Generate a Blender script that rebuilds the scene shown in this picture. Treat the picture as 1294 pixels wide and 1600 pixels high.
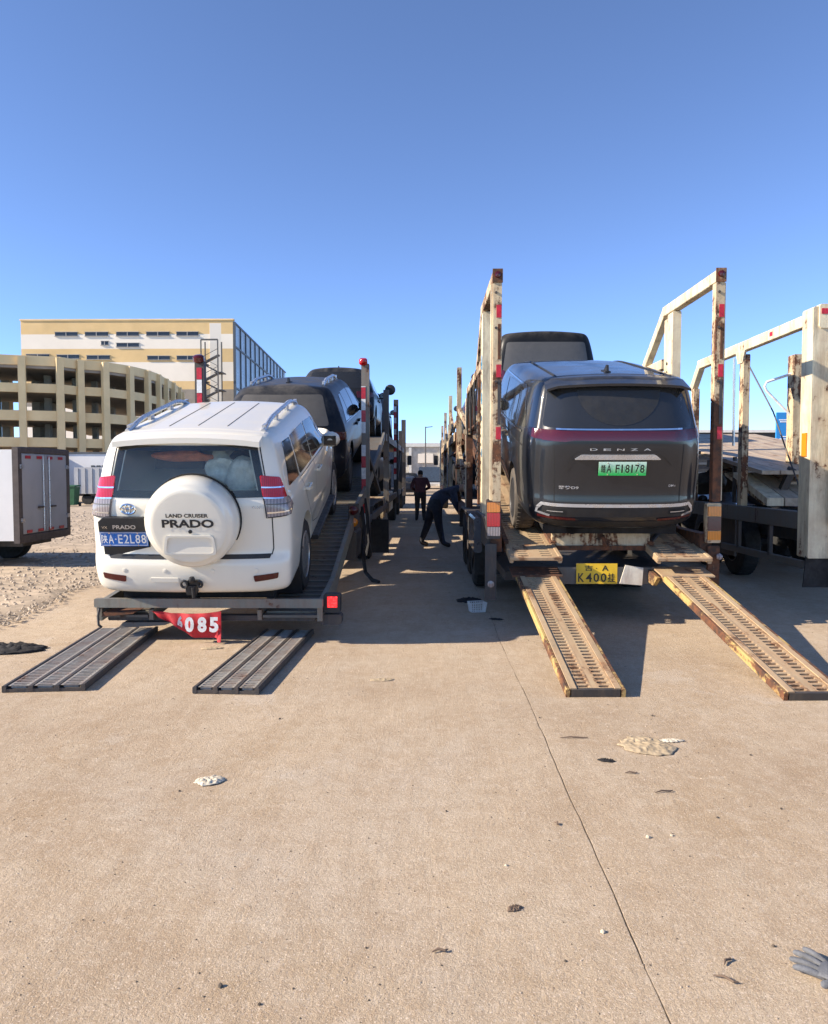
import bpy, bmesh, math, random
from mathutils import Vector, Matrix, Euler
from mathutils.bvhtree import BVHTree

R = math.radians
random.seed(11)
for o in list(bpy.data.objects):
    bpy.data.objects.remove(o, do_unlink=True)
SC = bpy.context.scene
COL = SC.collection

# ------------------------------------------------------------------ camera
cam_d = bpy.data.cameras.new('camera')
cam = bpy.data.objects.new('camera', cam_d)
COL.objects.link(cam)
cam_d.sensor_fit = 'HORIZONTAL'
cam_d.sensor_width = 36.0
cam_d.lens = 1194.0 / 1294.0 * 36.0
cam_d.clip_start = 0.05
cam_d.clip_end = 6000
cam.location = (0, 0, 1.6)
cam.rotation_euler = (R(90 - 2.87), 0, R(0.86))
SC.camera = cam

# ------------------------------------------------------------------ light
SUN_EL, SUN_AZ = 28.0, 12.0          # elevation; degrees behind the camera's left
world = bpy.data.worlds.new('World')
SC.world = world
world.use_nodes = True
wn = world.node_tree
sky = wn.nodes.new('ShaderNodeTexSky')
sky.sky_type = 'NISHITA'
sky.sun_disc = False
sky.sun_elevation = R(SUN_EL)
sky.sun_rotation = R(-90 - SUN_AZ)
sky.altitude = 6000
sky.air_density = 1.0
sky.dust_density = 0.0
sky.ozone_density = 5.0
bg = wn.nodes['Background']
bg.inputs['Strength'].default_value = 0.158
hs = wn.nodes.new('ShaderNodeHueSaturation')
hs.inputs['Saturation'].default_value = 0.95
hs.inputs['Hue'].default_value = 0.501
wn.links.new(sky.outputs[0], hs.inputs['Color'])
wn.links.new(hs.outputs[0], bg.inputs['Color'])

sun_d = bpy.data.lights.new('sun', 'SUN')
sun_d.energy = 5.0
sun_d.angle = R(0.53)
sun_d.color = (1.0, 0.88, 0.73)
sun = bpy.data.objects.new('sun', sun_d)
COL.objects.link(sun)
_e, _a = R(SUN_EL), R(SUN_AZ)
sun.rotation_euler = Vector((math.cos(_e) * math.cos(_a), math.cos(_e) * math.sin(_a), -math.sin(_e))).to_track_quat('-Z', 'Y').to_euler()
sun.location = (-30, -8, 25)

SC.view_settings.view_transform = 'Standard'
SC.view_settings.look = 'None'
SC.view_settings.gamma = 1.0
SC.view_settings.exposure = 1.0
SC.cycles.max_bounces = 8
SC.cycles.transparent_max_bounces = 12

# ------------------------------------------------------------------ materials
MATS = {}

def _nodes(name):
    m = bpy.data.materials.new(name)
    m.use_nodes = True
    nt = m.node_tree
    return m, nt, nt.nodes['Principled BSDF']

def _noise(nt, vec, scale, detail=4.0, rough=0.6, dist=0.0):
    n = nt.nodes.new('ShaderNodeTexNoise')
    n.inputs['Scale'].default_value = scale
    n.inputs['Detail'].default_value = detail
    n.inputs['Roughness'].default_value = rough
    n.inputs['Distortion'].default_value = dist
    nt.links.new(vec, n.inputs['Vector'])
    return n.outputs['Fac']

def _ramp(nt, fac, a, b, ca=0.0, cb=1.0):
    r = nt.nodes.new('ShaderNodeMapRange')
    r.inputs['From Min'].default_value = a
    r.inputs['From Max'].default_value = b
    r.inputs['To Min'].default_value = ca
    r.inputs['To Max'].default_value = cb
    nt.links.new(fac, r.inputs['Value'])
    return r.outputs['Result']

def _math(nt, op, a, b):
    n = nt.nodes.new('ShaderNodeMath')
    n.operation = op
    for i, v in enumerate((a, b)):
        if isinstance(v, (int, float)):
            n.inputs[i].default_value = v
        else:
            nt.links.new(v, n.inputs[i])
    return n.outputs[0]

def _mix(nt, fac, a, b, mode='MIX'):
    n = nt.nodes.new('ShaderNodeMix')
    n.data_type = 'RGBA'
    n.blend_type = mode
    if isinstance(fac, (int, float)):
        n.inputs[0].default_value = fac
    else:
        nt.links.new(fac, n.inputs[0])
    for s, v in ((6, a), (7, b)):
        if isinstance(v, tuple):
            n.inputs[s].default_value = (v[0], v[1], v[2], 1)
        else:
            nt.links.new(v, n.inputs[s])
    return n.outputs[2]

def _coord(nt, scale=(1, 1, 1)):
    tc = nt.nodes.new('ShaderNodeTexCoord')
    oi = nt.nodes.new('ShaderNodeObjectInfo')
    mp = nt.nodes.new('ShaderNodeMapping')
    mp.inputs['Scale'].default_value = scale
    ad = nt.nodes.new('ShaderNodeVectorMath')
    ad.operation = 'ADD'
    sc_ = nt.nodes.new('ShaderNodeVectorMath')
    sc_.operation = 'SCALE'
    cmb = nt.nodes.new('ShaderNodeCombineXYZ')
    for i in range(3):
        nt.links.new(oi.outputs['Random'], cmb.inputs[i])
    nt.links.new(cmb.outputs[0], sc_.inputs[0])
    sc_.inputs['Scale'].default_value = 37.0
    nt.links.new(tc.outputs['Object'], ad.inputs[0])
    nt.links.new(sc_.outputs[0], ad.inputs[1])
    nt.links.new(ad.outputs[0], mp.inputs['Vector'])
    return mp.outputs['Vector']

def _bump(nt, p, height, strength, dist=0.01):
    b = nt.nodes.new('ShaderNodeBump')
    b.inputs['Strength'].default_value = strength
    b.inputs['Distance'].default_value = dist
    nt.links.new(height, b.inputs['Height'])
    nt.links.new(b.outputs[0], p.inputs['Normal'])

def plain(name, c, rough=0.6, metal=0.0, var=0.25, scale=6.0, bump=0.0, coat=0.0, spec=0.5):
    m, nt, p = _nodes(name)
    v = _coord(nt)
    f = _noise(nt, v, scale, 5)
    d = tuple(max(0, x * (1 - var)) for x in c)
    l = tuple(min(1, x * (1 + var * 0.6)) for x in c)
    nt.links.new(_mix(nt, _ramp(nt, f, 0.3, 0.7), d, l), p.inputs['Base Color'])
    nt.links.new(_ramp(nt, _noise(nt, v, scale * 2.3, 3), 0.3, 0.7, max(0.02, rough - 0.12), min(1, rough + 0.12)), p.inputs['Roughness'])
    p.inputs['Metallic'].default_value = metal
    p.inputs['Specular IOR Level'].default_value = spec
    if coat:
        p.inputs['Coat Weight'].default_value = coat
        p.inputs['Coat Roughness'].default_value = 0.06
    if bump:
        _bump(nt, p, _noise(nt, v, scale * 7, 4), bump)
    MATS[name] = m
    return m

def paint(name, c, rough=0.3, dust=0.35, dustc=(0.33, 0.27, 0.2), coat=1.0, metal=0.0, smear=0.5, vmin=0.15, spec=0.5):
    """car paint under a film of road dust: more on upward faces, in smears"""
    m, nt, p = _nodes(name)
    v = _coord(nt)
    geo = nt.nodes.new('ShaderNodeNewGeometry')
    sep = nt.nodes.new('ShaderNodeSeparateXYZ')
    nt.links.new(geo.outputs['Normal'], sep.inputs[0])
    up = _ramp(nt, sep.outputs['Z'], 0.1, 0.95, vmin, 1.0)
    n1 = _ramp(nt, _noise(nt, v, 3.0, 6, 0.65, 0.6), 0.35, 0.72)
    n2 = _ramp(nt, _noise(nt, v, 22.0, 4, 0.6), 0.25, 0.8, 0.5, 1.0)
    sm = _ramp(nt, _noise(nt, _coord(nt, (9, 9, 1.2)), 1.0, 4, 0.6), 0.45, 0.75, 0, smear)
    d = _math(nt, 'MULTIPLY', _math(nt, 'ADD', _math(nt, 'MULTIPLY', up, n1), _math(nt, 'MULTIPLY', sm, 0.35)), n2)
    d = _math(nt, 'MULTIPLY', d, dust)
    nt.links.new(_mix(nt, d, c, dustc), p.inputs['Base Color'])
    nt.links.new(_math(nt, 'ADD', _math(nt, 'MULTIPLY', d, 0.6), rough), p.inputs['Roughness'])
    p.inputs['Metallic'].default_value = metal
    cw = nt.nodes.new('ShaderNodeMath')
    cw.operation = 'SUBTRACT'
    cw.use_clamp = True
    cw.inputs[0].default_value = coat
    nt.links.new(_math(nt, 'MULTIPLY', d, 1.3), cw.inputs[1])
    nt.links.new(cw.outputs[0], p.inputs['Coat Weight'])
    p.inputs['Coat Roughness'].default_value = 0.035
    p.inputs['Specular IOR Level'].default_value = spec
    MATS[name] = m
    return m

def rusty(name, c, amount=0.5, rust=(0.16, 0.06, 0.025), dark=(0.05, 0.03, 0.02), rough=0.6, stretch=(14, 14, 2.5), grime=(0.12, 0.09, 0.06)):
    """worn paint: rust eating in from chips, streaks running down, grime"""
    m, nt, p = _nodes(name)
    v = _coord(nt)
    vs = _coord(nt, stretch)
    patch_ = _noise(nt, v, 2.6, 8, 0.68, 0.4)
    streak = _noise(nt, vs, 1.0, 5, 0.6)
    fine = _noise(nt, v, 38.0, 4, 0.6)
    f = _math(nt, 'ADD', _math(nt, 'MULTIPLY', patch_, 0.6), _math(nt, 'ADD', _math(nt, 'MULTIPLY', streak, 0.32), _math(nt, 'MULTIPLY', fine, 0.14)))
    th = 0.72 - amount * 0.36
    rf = _ramp(nt, f, th, th + 0.05)
    stain = _ramp(nt, f, th - 0.13, th + 0.03, 0, 0.75)
    col = _mix(nt, _ramp(nt, fine, 0.3, 0.7), tuple(x * 0.88 for x in c), c)
    col = _mix(nt, _ramp(nt, _noise(nt, vs, 0.6, 6, 0.7), 0.48, 0.72, 0, 0.7), col, grime)
    col = _mix(nt, stain, col, tuple((a * 0.45 + b * 0.75) for a, b in zip(c, rust)))
    rc = _mix(nt, _ramp(nt, _noise(nt, v, 14, 5), 0.35, 0.65), dark, rust)
    nt.links.new(_mix(nt, rf, col, rc), p.inputs['Base Color'])
    nt.links.new(_math(nt, 'ADD', _math(nt, 'MULTIPLY', rf, 0.3), rough), p.inputs['Roughness'])
    _bump(nt, p, _math(nt, 'ADD', _math(nt, 'MULTIPLY', rf, -0.6), _math(nt, 'MULTIPLY', fine, 0.5)), 0.5, 0.006)
    MATS[name] = m
    return m

def glassy(name, c=(0.012, 0.014, 0.016), rough=0.04, dust=0.2):
    m, nt, p = _nodes(name)
    v = _coord(nt)
    d = _math(nt, 'MULTIPLY', _ramp(nt, _noise(nt, v, 7, 6, 0.65, 0.3), 0.2, 0.8, 0.7, 1.0), dust)
    nt.links.new(_mix(nt, d, c, (0.30, 0.27, 0.23)), p.inputs['Base Color'])
    nt.links.new(_math(nt, 'ADD', _math(nt, 'MULTIPLY', d, 0.5), rough), p.inputs['Roughness'])
    p.inputs['Specular IOR Level'].default_value = 0.6
    MATS[name] = m
    return m

def thin_glass(name, tint=(0.30, 0.34, 0.32), haze=0.16):
    m, nt, p = _nodes(name)
    out = nt.nodes['Material Output']
    tr = nt.nodes.new('ShaderNodeBsdfTransparent')
    tr.inputs[0].default_value = (*tint, 1)
    p.inputs['Base Color'].default_value = (0.35, 0.34, 0.31, 1)
    p.inputs['Roughness'].default_value = 0.5
    gl = nt.nodes.new('ShaderNodeBsdfGlossy')
    gl.inputs['Roughness'].default_value = 0.03
    fr = nt.nodes.new('ShaderNodeFresnel')
    fr.inputs['IOR'].default_value = 1.5
    m1 = nt.nodes.new('ShaderNodeMixShader')
    m2 = nt.nodes.new('ShaderNodeMixShader')
    v = _coord(nt)
    nt.links.new(_math(nt, 'MULTIPLY', _ramp(nt, _noise(nt, v, 5, 6, 0.7, 0.4), 0.3, 0.75, 0.3, 1), haze), m1.inputs[0])
    nt.links.new(tr.outputs[0], m1.inputs[1])
    nt.links.new(p.outputs[0], m1.inputs[2])
    nt.links.new(fr.outputs[0], m2.inputs[0])
    nt.links.new(m1.outputs[0], m2.inputs[1])
    nt.links.new(gl.outputs[0], m2.inputs[2])
    nt.links.new(m2.outputs[0], out.inputs['Surface'])
    MATS[name] = m
    return m

def lens(name, c, rough=0.12, lines=120.0):
    m, nt, p = _nodes(name)
    tc = nt.nodes.new('ShaderNodeTexCoord')
    w = nt.nodes.new('ShaderNodeTexWave')
    w.inputs['Scale'].default_value = lines / 6.28
    w.inputs['Distortion'].default_value = 0.5
    nt.links.new(tc.outputs['Object'], w.inputs['Vector'])
    nt.links.new(_mix(nt, w.outputs['Fac'], tuple(x * 0.6 for x in c), c), p.inputs['Base Color'])
    p.inputs['Roughness'].default_value = rough
    p.inputs['Coat Weight'].default_value = 0.35
    p.inputs['Coat Roughness'].default_value = 0.05
    _bump(nt, p, w.outputs['Fac'], 0.25, 0.004)
    MATS[name] = m
    return m

def emissive(name, c, s):
    m, nt, p = _nodes(name)
    v = nt.nodes.new('ShaderNodeTexCoord')
    vo = nt.nodes.new('ShaderNodeTexVoronoi')
    vo.inputs['Scale'].default_value = 45
    nt.links.new(v.outputs['Object'], vo.inputs['Vector'])
    p.inputs['Base Color'].default_value = (c[0] * 0.5, c[1] * 0.5, c[2] * 0.5, 1)
    p.inputs['Emission Color'].default_value = (*c, 1)
    nt.links.new(_ramp(nt, vo.outputs['Distance'], 0.1, 0.5, s, s * 0.25), p.inputs['Emission Strength'])
    MATS[name] = m
    return m

# ------------------------------------------------------------------ mesh helpers
def obj(name, mesh, parent=None, mat=None):
    o = bpy.data.objects.new(name, mesh)
    COL.objects.link(o)
    if mat is not None:
        if isinstance(mat, (list, tuple)):
            for k in mat:
                mesh.materials.append(MATS[k])
        else:
            mesh.materials.append(MATS[mat])
    if parent is not None:
        o.parent = parent
    return o

def tag(o, label, cat, group=None, kind=None):
    if label:
        o['label'] = label
    if cat:
        o['category'] = cat
    if group:
        o['group'] = group
    if kind:
        o['kind'] = kind
    return o

def thing(name, label, cat, loc=(0, 0, 0), rot=(0, 0, 0), group=None):
    o = bpy.data.objects.new(name, None)
    o.empty_display_size = 0.3
    COL.objects.link(o)
    o.location = loc
    o.rotation_euler = rot
    return tag(o, label, cat, group)

class MB:
    """collects solids; build() links them as one mesh"""
    def __init__(s):
        s.v, s.f, s.sm, s.mi = [], [], [], []
    def add(s, vs, fs, smooth=False, mi=0):
        b = len(s.v)
        s.v += [Vector(p) for p in vs]
        s.f += [tuple(b + i for i in f) for f in fs]
        s.sm += [smooth] * len(fs)
        s.mi += [mi] * len(fs)
        return s
    def box(s, c, size, rot=None, mi=0, ch=0.0):
        x, y, z = (k / 2 for k in size)
        M = Euler(rot).to_matrix() if rot else Matrix.Identity(3)
        c = Vector(c)
        if ch:
            d = M @ Vector((0, 1, 0))
            return s.beam(c - d * y, c + d * y, size[0], size[2], up=M @ Vector((0, 0, 1)), ch=ch, mi=mi)
        vs = [c + M @ Vector((a * x, b * y, e * z)) for e in (-1, 1) for b in (-1, 1) for a in (-1, 1)]
        return s.add(vs, [(0, 2, 3, 1), (4, 5, 7, 6), (0, 1, 5, 4), (2, 6, 7, 3), (0, 4, 6, 2), (1, 3, 7, 5)], mi=mi)
    def beam(s, p0, p1, w, h, up=(0, 0, 1), ch=0.006, mi=0, w1=None, h1=None):
        p0, p1, up = Vector(p0), Vector(p1), Vector(up)
        d = (p1 - p0).normalized()
        if abs(d.dot(up.normalized())) > 0.98:
            up = Vector((0, 1, 0)) if abs(d.y) < 0.9 else Vector((1, 0, 0))
        r = d.cross(up).normalized()
        u = r.cross(d).normalized()
        def ring(p, w, h):
            a, b = w / 2, h / 2
            c = min(ch, a * 0.45, b * 0.45)
            return [p + r * x + u * y for x, y in ((-a + c, -b), (a - c, -b), (a, -b + c), (a, b - c), (a - c, b), (-a + c, b), (-a, b - c), (-a, -b + c))]
        vs = ring(p0, w, h) + ring(p1, w1 or w, h1 or h)
        fs = [(i, (i + 1) % 8, 8 + (i + 1) % 8, 8 + i) for i in range(8)]
        fs += [tuple(range(7, -1, -1)), tuple(range(8, 16))]
        return s.add(vs, fs, mi=mi)
    def cyl(s, p0, p1, r0, r1=None, n=12, smooth=True, mi=0):
        p0, p1 = Vector(p0), Vector(p1)
        r1 = r0 if r1 is None else r1
        d = (p1 - p0).normalized()
        t = Vector((0, 0, 1)) if abs(d.z) < 0.9 else Vector((1, 0, 0))
        a = d.cross(t).normalized()
        b = d.cross(a)
        vs = []
        for p, r in ((p0, r0), (p1, r1)):
            vs += [p + (a * math.cos(2 * math.pi * k / n) + b * math.sin(2 * math.pi * k / n)) * r for k in range(n)]
        s.add(vs, [(k, (k + 1) % n, n + (k + 1) % n, n + k) for k in range(n)], smooth, mi)
        return s.add(vs, [tuple(range(n - 1, -1, -1)), tuple(range(n, 2 * n))], False, mi)
    def tube(s, pts, r, n=8, mi=0):
        pts = [Vector(p) for p in pts]
        vs, prev = [], None
        for i, p in enumerate(pts):
            d = (pts[min(i + 1, len(pts) - 1)] - pts[max(i - 1, 0)]).normalized()
            if prev is None:
                t = Vector((0, 0, 1)) if abs(d.z) < 0.9 else Vector((1, 0, 0))
                a = d.cross(t).normalized()
            else:
                a = (prev - d * prev.dot(d)).normalized()
            prev = a
            b = d.cross(a)
            rr = r[i] if isinstance(r, (list, tuple)) else r
            vs += [p + (a * math.cos(2 * math.pi * k / n) + b * math.sin(2 * math.pi * k / n)) * rr for k in range(n)]
        fs = []
        for i in range(len(pts) - 1):
            fs += [(i * n + k, i * n + (k + 1) % n, (i + 1) * n + (k + 1) % n, (i + 1) * n + k) for k in range(n)]
        s.add(vs, fs, True, mi)
        m = len(pts) - 1
        return s.add(vs[:n] + vs[m * n:], [tuple(range(n - 1, -1, -1)), tuple(range(n, 2 * n))], False, mi)
    def lathe(s, prof, o, axis, n=32, mi=0, sharp=0.0):
        """prof: list of (radius, distance along axis)"""
        o, ax = Vector(o), Vector(axis).normalized()
        t = Vector((0, 0, 1)) if abs(ax.z) < 0.9 else Vector((1, 0, 0))
        a = ax.cross(t).normalized()
        b = ax.cross(a)
        vs = []
        for r, h in prof:
            vs += [o + ax * h + (a * math.cos(2 * math.pi * k / n) + b * math.sin(2 * math.pi * k / n)) * r for k in range(n)]
        fs = []
        for i in range(len(prof) - 1):
            fs += [(i * n + k, (i + 1) * n + k, (i + 1) * n + (k + 1) % n, i * n + (k + 1) % n) for k in range(n)]
        s.add(vs, fs, True, mi)
        if prof[0][0] > 1e-4:
            s.add(vs[:n], [tuple(range(n))], False, mi)
        if prof[-1][0] > 1e-4:
            s.add(vs[-n:], [tuple(range(n - 1, -1, -1))], False, mi)
        return s
    def prism(s, poly, o, u, v, w, mi=0):
        """poly (a,b) in plane u,v at o, pushed along w"""
        o, u, v, w = (Vector(k) for k in (o, u, v, w))
        n = len(poly)
        vs = [o + u * a + v * b for a, b in poly] + [o + u * a + v * b + w for a, b in poly]
        fs = [tuple(range(n - 1, -1, -1)), tuple(range(n, 2 * n))] + [(i, (i + 1) % n, n + (i + 1) % n, n + i) for i in range(n)]
        return s.add(vs, fs, mi=mi)
    def perf(s, o, u, v, nw, nu, nv, cu, cv, hu, hv, th, mi=0):
        """perforated plate: nu x nv cells of cu x cv with long holes hu x hv"""
        o, u, v, nw = (Vector(k) for k in (o, u, v, nw))
        for i in range(nu):
            for j in range(nv):
                c = o + u * (cu * (i + .5)) + v * (cv * (j + .5))
                def pt(a, b, t=0):
                    return c + u * a + v * b - nw * t
                a, b = cu / 2, cv / 2
                x, y, k = hu / 2, hv / 2, min(hu, hv) * 0.3
                out = [pt(-a, -b), pt(a, -b), pt(a, b), pt(-a, b)]
                h2 = [(-x + k, -y), (x - k, -y), (x, -y + k), (x, y - k), (x - k, y), (-x + k, y), (-x, y - k), (-x, -y + k)]
                vs = out + [pt(*h) for h in h2] + [pt(*h, th) for h in h2]
                fs = [(0, 1, 5, 4), (1, 6, 5), (1, 2, 7, 6), (2, 8, 7), (2, 3, 9, 8), (3, 10, 9), (3, 0, 11, 10), (0, 4, 11)]
                fs += [(4 + q, 4 + (q + 1) % 8, 12 + (q + 1) % 8, 12 + q) for q in range(8)]
                s.add(vs, fs, mi=mi)
        return s
    def build(s, name, mat, parent=None, world=True, sharp=40, weld=False):
        off = Vector(parent.location) if (parent is not None and world) else Vector((0, 0, 0))
        me = bpy.data.meshes.new(name)
        me.from_pydata([tuple(p - off) for p in s.v], [], s.f)
        for p, q, r in zip(me.polygons, s.sm, s.mi):
            p.use_smooth = q
            p.material_index = r
        if weld:
            bm = bmesh.new(); bm.from_mesh(me)
            bmesh.ops.remove_doubles(bm, verts=bm.verts, dist=1e-4)
            bm.to_mesh(me); bm.free()
        if any(s.sm):
            me.set_sharp_from_angle(angle=R(sharp))
        me.update()
        return obj(name, me, parent, mat)

def copy_tree(src, parent=None, loc=None, rot=None):
    c = src.copy()
    COL.objects.link(c)
    c.parent = parent
    if loc is not None:
        c.location = loc
    if rot is not None:
        c.rotation_euler = rot
    for ch in list(src.children):
        k = copy_tree(ch, c)
        k.matrix_parent_inverse = ch.matrix_parent_inverse.copy()
    return c

def one(fn, name, mat, parent=None, world=True, **kw):
    m = MB()
    fn(m)
    return m.build(name, mat, parent, world, **kw)

def text_mesh(body, bold=0.0, spacing=1.0, shear=0.0):
    """outline text as a flat mesh, left-bottom at 0,0, height of a capital about 0.7"""
    c = bpy.data.curves.new('lettering', 'FONT')
    c.body = body
    c.offset = bold
    c.space_character = spacing
    c.shear = shear
    c.resolution_u = 3
    o = bpy.data.objects.new('lettering', c)
    COL.objects.link(o)
    dg = bpy.context.evaluated_depsgraph_get()
    me = bpy.data.meshes.new_from_object(o.evaluated_get(dg))
    bpy.data.objects.remove(o)
    bpy.data.curves.remove(c)
    return me

def lettering(name, body, o, u, v, w, h, mat, parent, bold=0.0, thick=0.002, spacing=1.0, shear=0.0, local=True):
    """text filling the box w x h whose lower left corner is o, along unit vectors u, v"""
    me = text_mesh(body, bold, spacing, shear)
    xs = [p.co.x for p in me.vertices]
    ys = [p.co.y for p in me.vertices]
    x0, x1, y0, y1 = min(xs), max(xs), min(ys), max(ys)
    o, u, v = Vector(o), Vector(u).normalized(), Vector(v).normalized()
    n = u.cross(v)
    off = Vector(parent.location) if not local else Vector((0, 0, 0))
    bm = bmesh.new()
    bm.from_mesh(me)
    for p in bm.verts:
        a, b = (p.co.x - x0) / max(1e-6, x1 - x0) * w, (p.co.y - y0) / max(1e-6, y1 - y0) * h
        p.co = o + u * a + v * b + n * thick - off
    bm.to_mesh(me)
    bm.free()
    me.name = name
    return obj(name, me, parent, mat)

# ------------------------------------------------------------------ palette
paint('white_paint', (0.74, 0.70, 0.59), 0.32, 0.26, (0.45, 0.36, 0.25), coat=0.7)
paint('dark_grey_paint', (0.010, 0.012, 0.016), 0.3, 0.38, (0.20, 0.195, 0.19), metal=0.0, smear=0.10, vmin=0.05, spec=0.25, coat=0.8)
paint('navy_black_paint', (0.010, 0.013, 0.019), 0.3, 0.50, (0.28, 0.25, 0.21), smear=0.08, vmin=0.03, spec=0.12, coat=0.12)
paint('black_paint', (0.008, 0.009, 0.011), 0.3, 0.5, (0.27, 0.24, 0.20), smear=0.08, vmin=0.03, spec=0.12, coat=0.12)
paint('silver_paint', (0.03, 0.035, 0.04), 0.35, 0.4, smear=0.1, vmin=0.05, coat=0.2)
paint('blue_paint', (0.03, 0.12, 0.30), 0.3, 0.3)
plain('black_plastic', (0.016, 0.016, 0.017), 0.55, var=0.35)
plain('wheel_well', (0.012, 0.011, 0.010), 0.9, var=0.4)
plain('rubber', (0.022, 0.021, 0.020), 0.8, var=0.5, scale=9, bump=0.2)
plain('dusty_rubber', (0.10, 0.083, 0.065), 0.9, var=0.5, scale=9, bump=0.2)
plain('alloy', (0.42, 0.41, 0.39), 0.35, metal=0.8, var=0.3)
plain('dark_alloy', (0.06, 0.06, 0.062), 0.4, metal=0.5, var=0.3)
plain('chrome', (0.75, 0.76, 0.78), 0.16, metal=1.0, var=0.08)
plain('satin_silver', (0.55, 0.56, 0.58), 0.3, metal=0.7, var=0.1)
plain('seam_black', (0.008, 0.008, 0.008), 0.8, var=0.2)
plain('interior_grey', (0.11, 0.11, 0.10), 0.85, var=0.3)
plain('beige_trim', (0.26, 0.22, 0.17), 0.8, var=0.2)
glassy('tinted_glass', dust=0.035)
glassy('dusty_glass', (0.016, 0.017, 0.016), 0.12, 0.30)
thin_glass('rear_glass', (0.80, 0.84, 0.80), 0.06)
lens('red_lens', (0.50, 0.004, 0.008))
lens('dark_red_lens', (0.085, 0.004, 0.006), lines=300)
lens('clear_lens', (0.30, 0.26, 0.26), lines=70)
lens('amber_lens', (0.75, 0.24, 0.015))
plain('plate_blue', (0.012, 0.14, 0.50), 0.35, var=0.12)
plain('plate_white', (0.80, 0.80, 0.78), 0.4, var=0.05)
plain('plate_yellow', (0.80, 0.50, 0.02), 0.4, var=0.2)
plain('plate_black', (0.012, 0.012, 0.012), 0.4, var=0.1)
plain('letter_black', (0.012, 0.012, 0.014), 0.5, var=0.1)

def _plate_green():
    m, nt, p = _nodes('plate_green')
    tc = nt.nodes.new('ShaderNodeTexCoord')
    sp = nt.nodes.new('ShaderNodeSeparateXYZ')
    nt.links.new(tc.outputs['Generated'], sp.inputs[0])
    nt.links.new(_mix(nt, _ramp(nt, sp.outputs['Z'], 0.1, 0.95), (0.02, 0.52, 0.10), (0.62, 0.82, 0.66)), p.inputs['Base Color'])
    p.inputs['Roughness'].default_value = 0.35
    MATS['plate_green'] = m
_plate_green()

# ------------------------------------------------------------------ car bodies
COLS = (-1.0, -0.86, -0.45, 0.0, 0.45, 0.86, 1.0)

def loft(levels, stations, tA, tB, hood, crown=0.05, corner=0.09, bulge=0.05, belt=5, sub=2):
    """levels bottom to top: (z, half width, y at the tail, y at the nose); stations: (t, width factor).
    Beyond tB the levels above the belt drop to the bonnet."""
    K, n = len(levels), len(stations)
    def pos(i, j, s):
        t, wm = stations[i]
        z, hw, y0, y1 = levels[j]
        y = y0 + t * (y1 - y0)
        hw = hw * wm
        if t >= tB - 1e-6 and j > belt:
            k = (t - tB) / max(1e-6, 1 - tB)
            zh = hood[0] + (hood[1] - hood[0]) * k
            zb = levels[belt][0]
            f = (j - belt) / (K - 1 - belt)
            z = zb + (zh - zb) * f if zh > zb else zb + (zh - zb) * (0.4 + 0.6 * f)
            hw = levels[belt][1] * wm * (1 - 0.10 * f)
        if t >= tB - 1e-6 and j <= belt and j > 1:
            k = (t - tB) / max(1e-6, 1 - tB)
            z = z - max(0, z - 0.55) * 0.16 * k
        if j == K - 1:
            z += crown * (1 - s * s)
        if i == 0:
            y -= bulge * (1 - s * s) * (0.5 if j == K - 1 else 1)
            if abs(s) == 1:
                y += corner
        if i == n - 1:
            y += 0.16 * (1 - s * s)
        return (s * hw, y, z)
    idx, vs = {}, []
    for i in range(n):
        for j in range(K):
            for c, s in enumerate(COLS):
                if i in (0, n - 1) or j in (0, K - 1) or c in (0, 6):
                    idx[i, j, c] = len(vs)
                    vs.append(pos(i, j, s))
    g = lambda i, j, c: idx[i, j, c]
    fs = []
    for i in range(n - 1):
        for j in range(K - 1):
            fs.append((g(i, j, 0), g(i, j + 1, 0), g(i + 1, j + 1, 0), g(i + 1, j, 0)))
            fs.append((g(i, j, 6), g(i + 1, j, 6), g(i + 1, j + 1, 6), g(i, j + 1, 6)))
        for c in range(6):
            fs.append((g(i, 0, c), g(i + 1, 0, c), g(i + 1, 0, c + 1), g(i, 0, c + 1)))
            fs.append((g(i, K - 1, c), g(i, K - 1, c + 1), g(i + 1, K - 1, c + 1), g(i + 1, K - 1, c)))
    for j in range(K - 1):
        for c in range(6):
            fs.append((g(0, j, c), g(0, j, c + 1), g(0, j + 1, c + 1), g(0, j + 1, c)))
            fs.append((g(n - 1, j, c), g(n - 1, j + 1, c), g(n - 1, j + 1, c + 1), g(n - 1, j, c + 1)))
    me = bpy.data.meshes.new('body')
    me.from_pydata(vs, [], fs)
    o = bpy.data.objects.new('body', me)
    COL.objects.link(o)
    md = o.modifiers.new('s', 'SUBSURF')
    md.levels = md.render_levels = sub
    dg = bpy.context.evaluated_depsgraph_get()
    out = bpy.data.meshes.new_from_object(o.evaluated_get(dg))
    bpy.data.objects.remove(o)
    bpy.data.meshes.remove(me)
    return out

def bvh_of(me):
    return BVHTree.FromPolygons([v.co.copy() for v in me.vertices], [tuple(p.vertices) for p in me.polygons])

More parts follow.
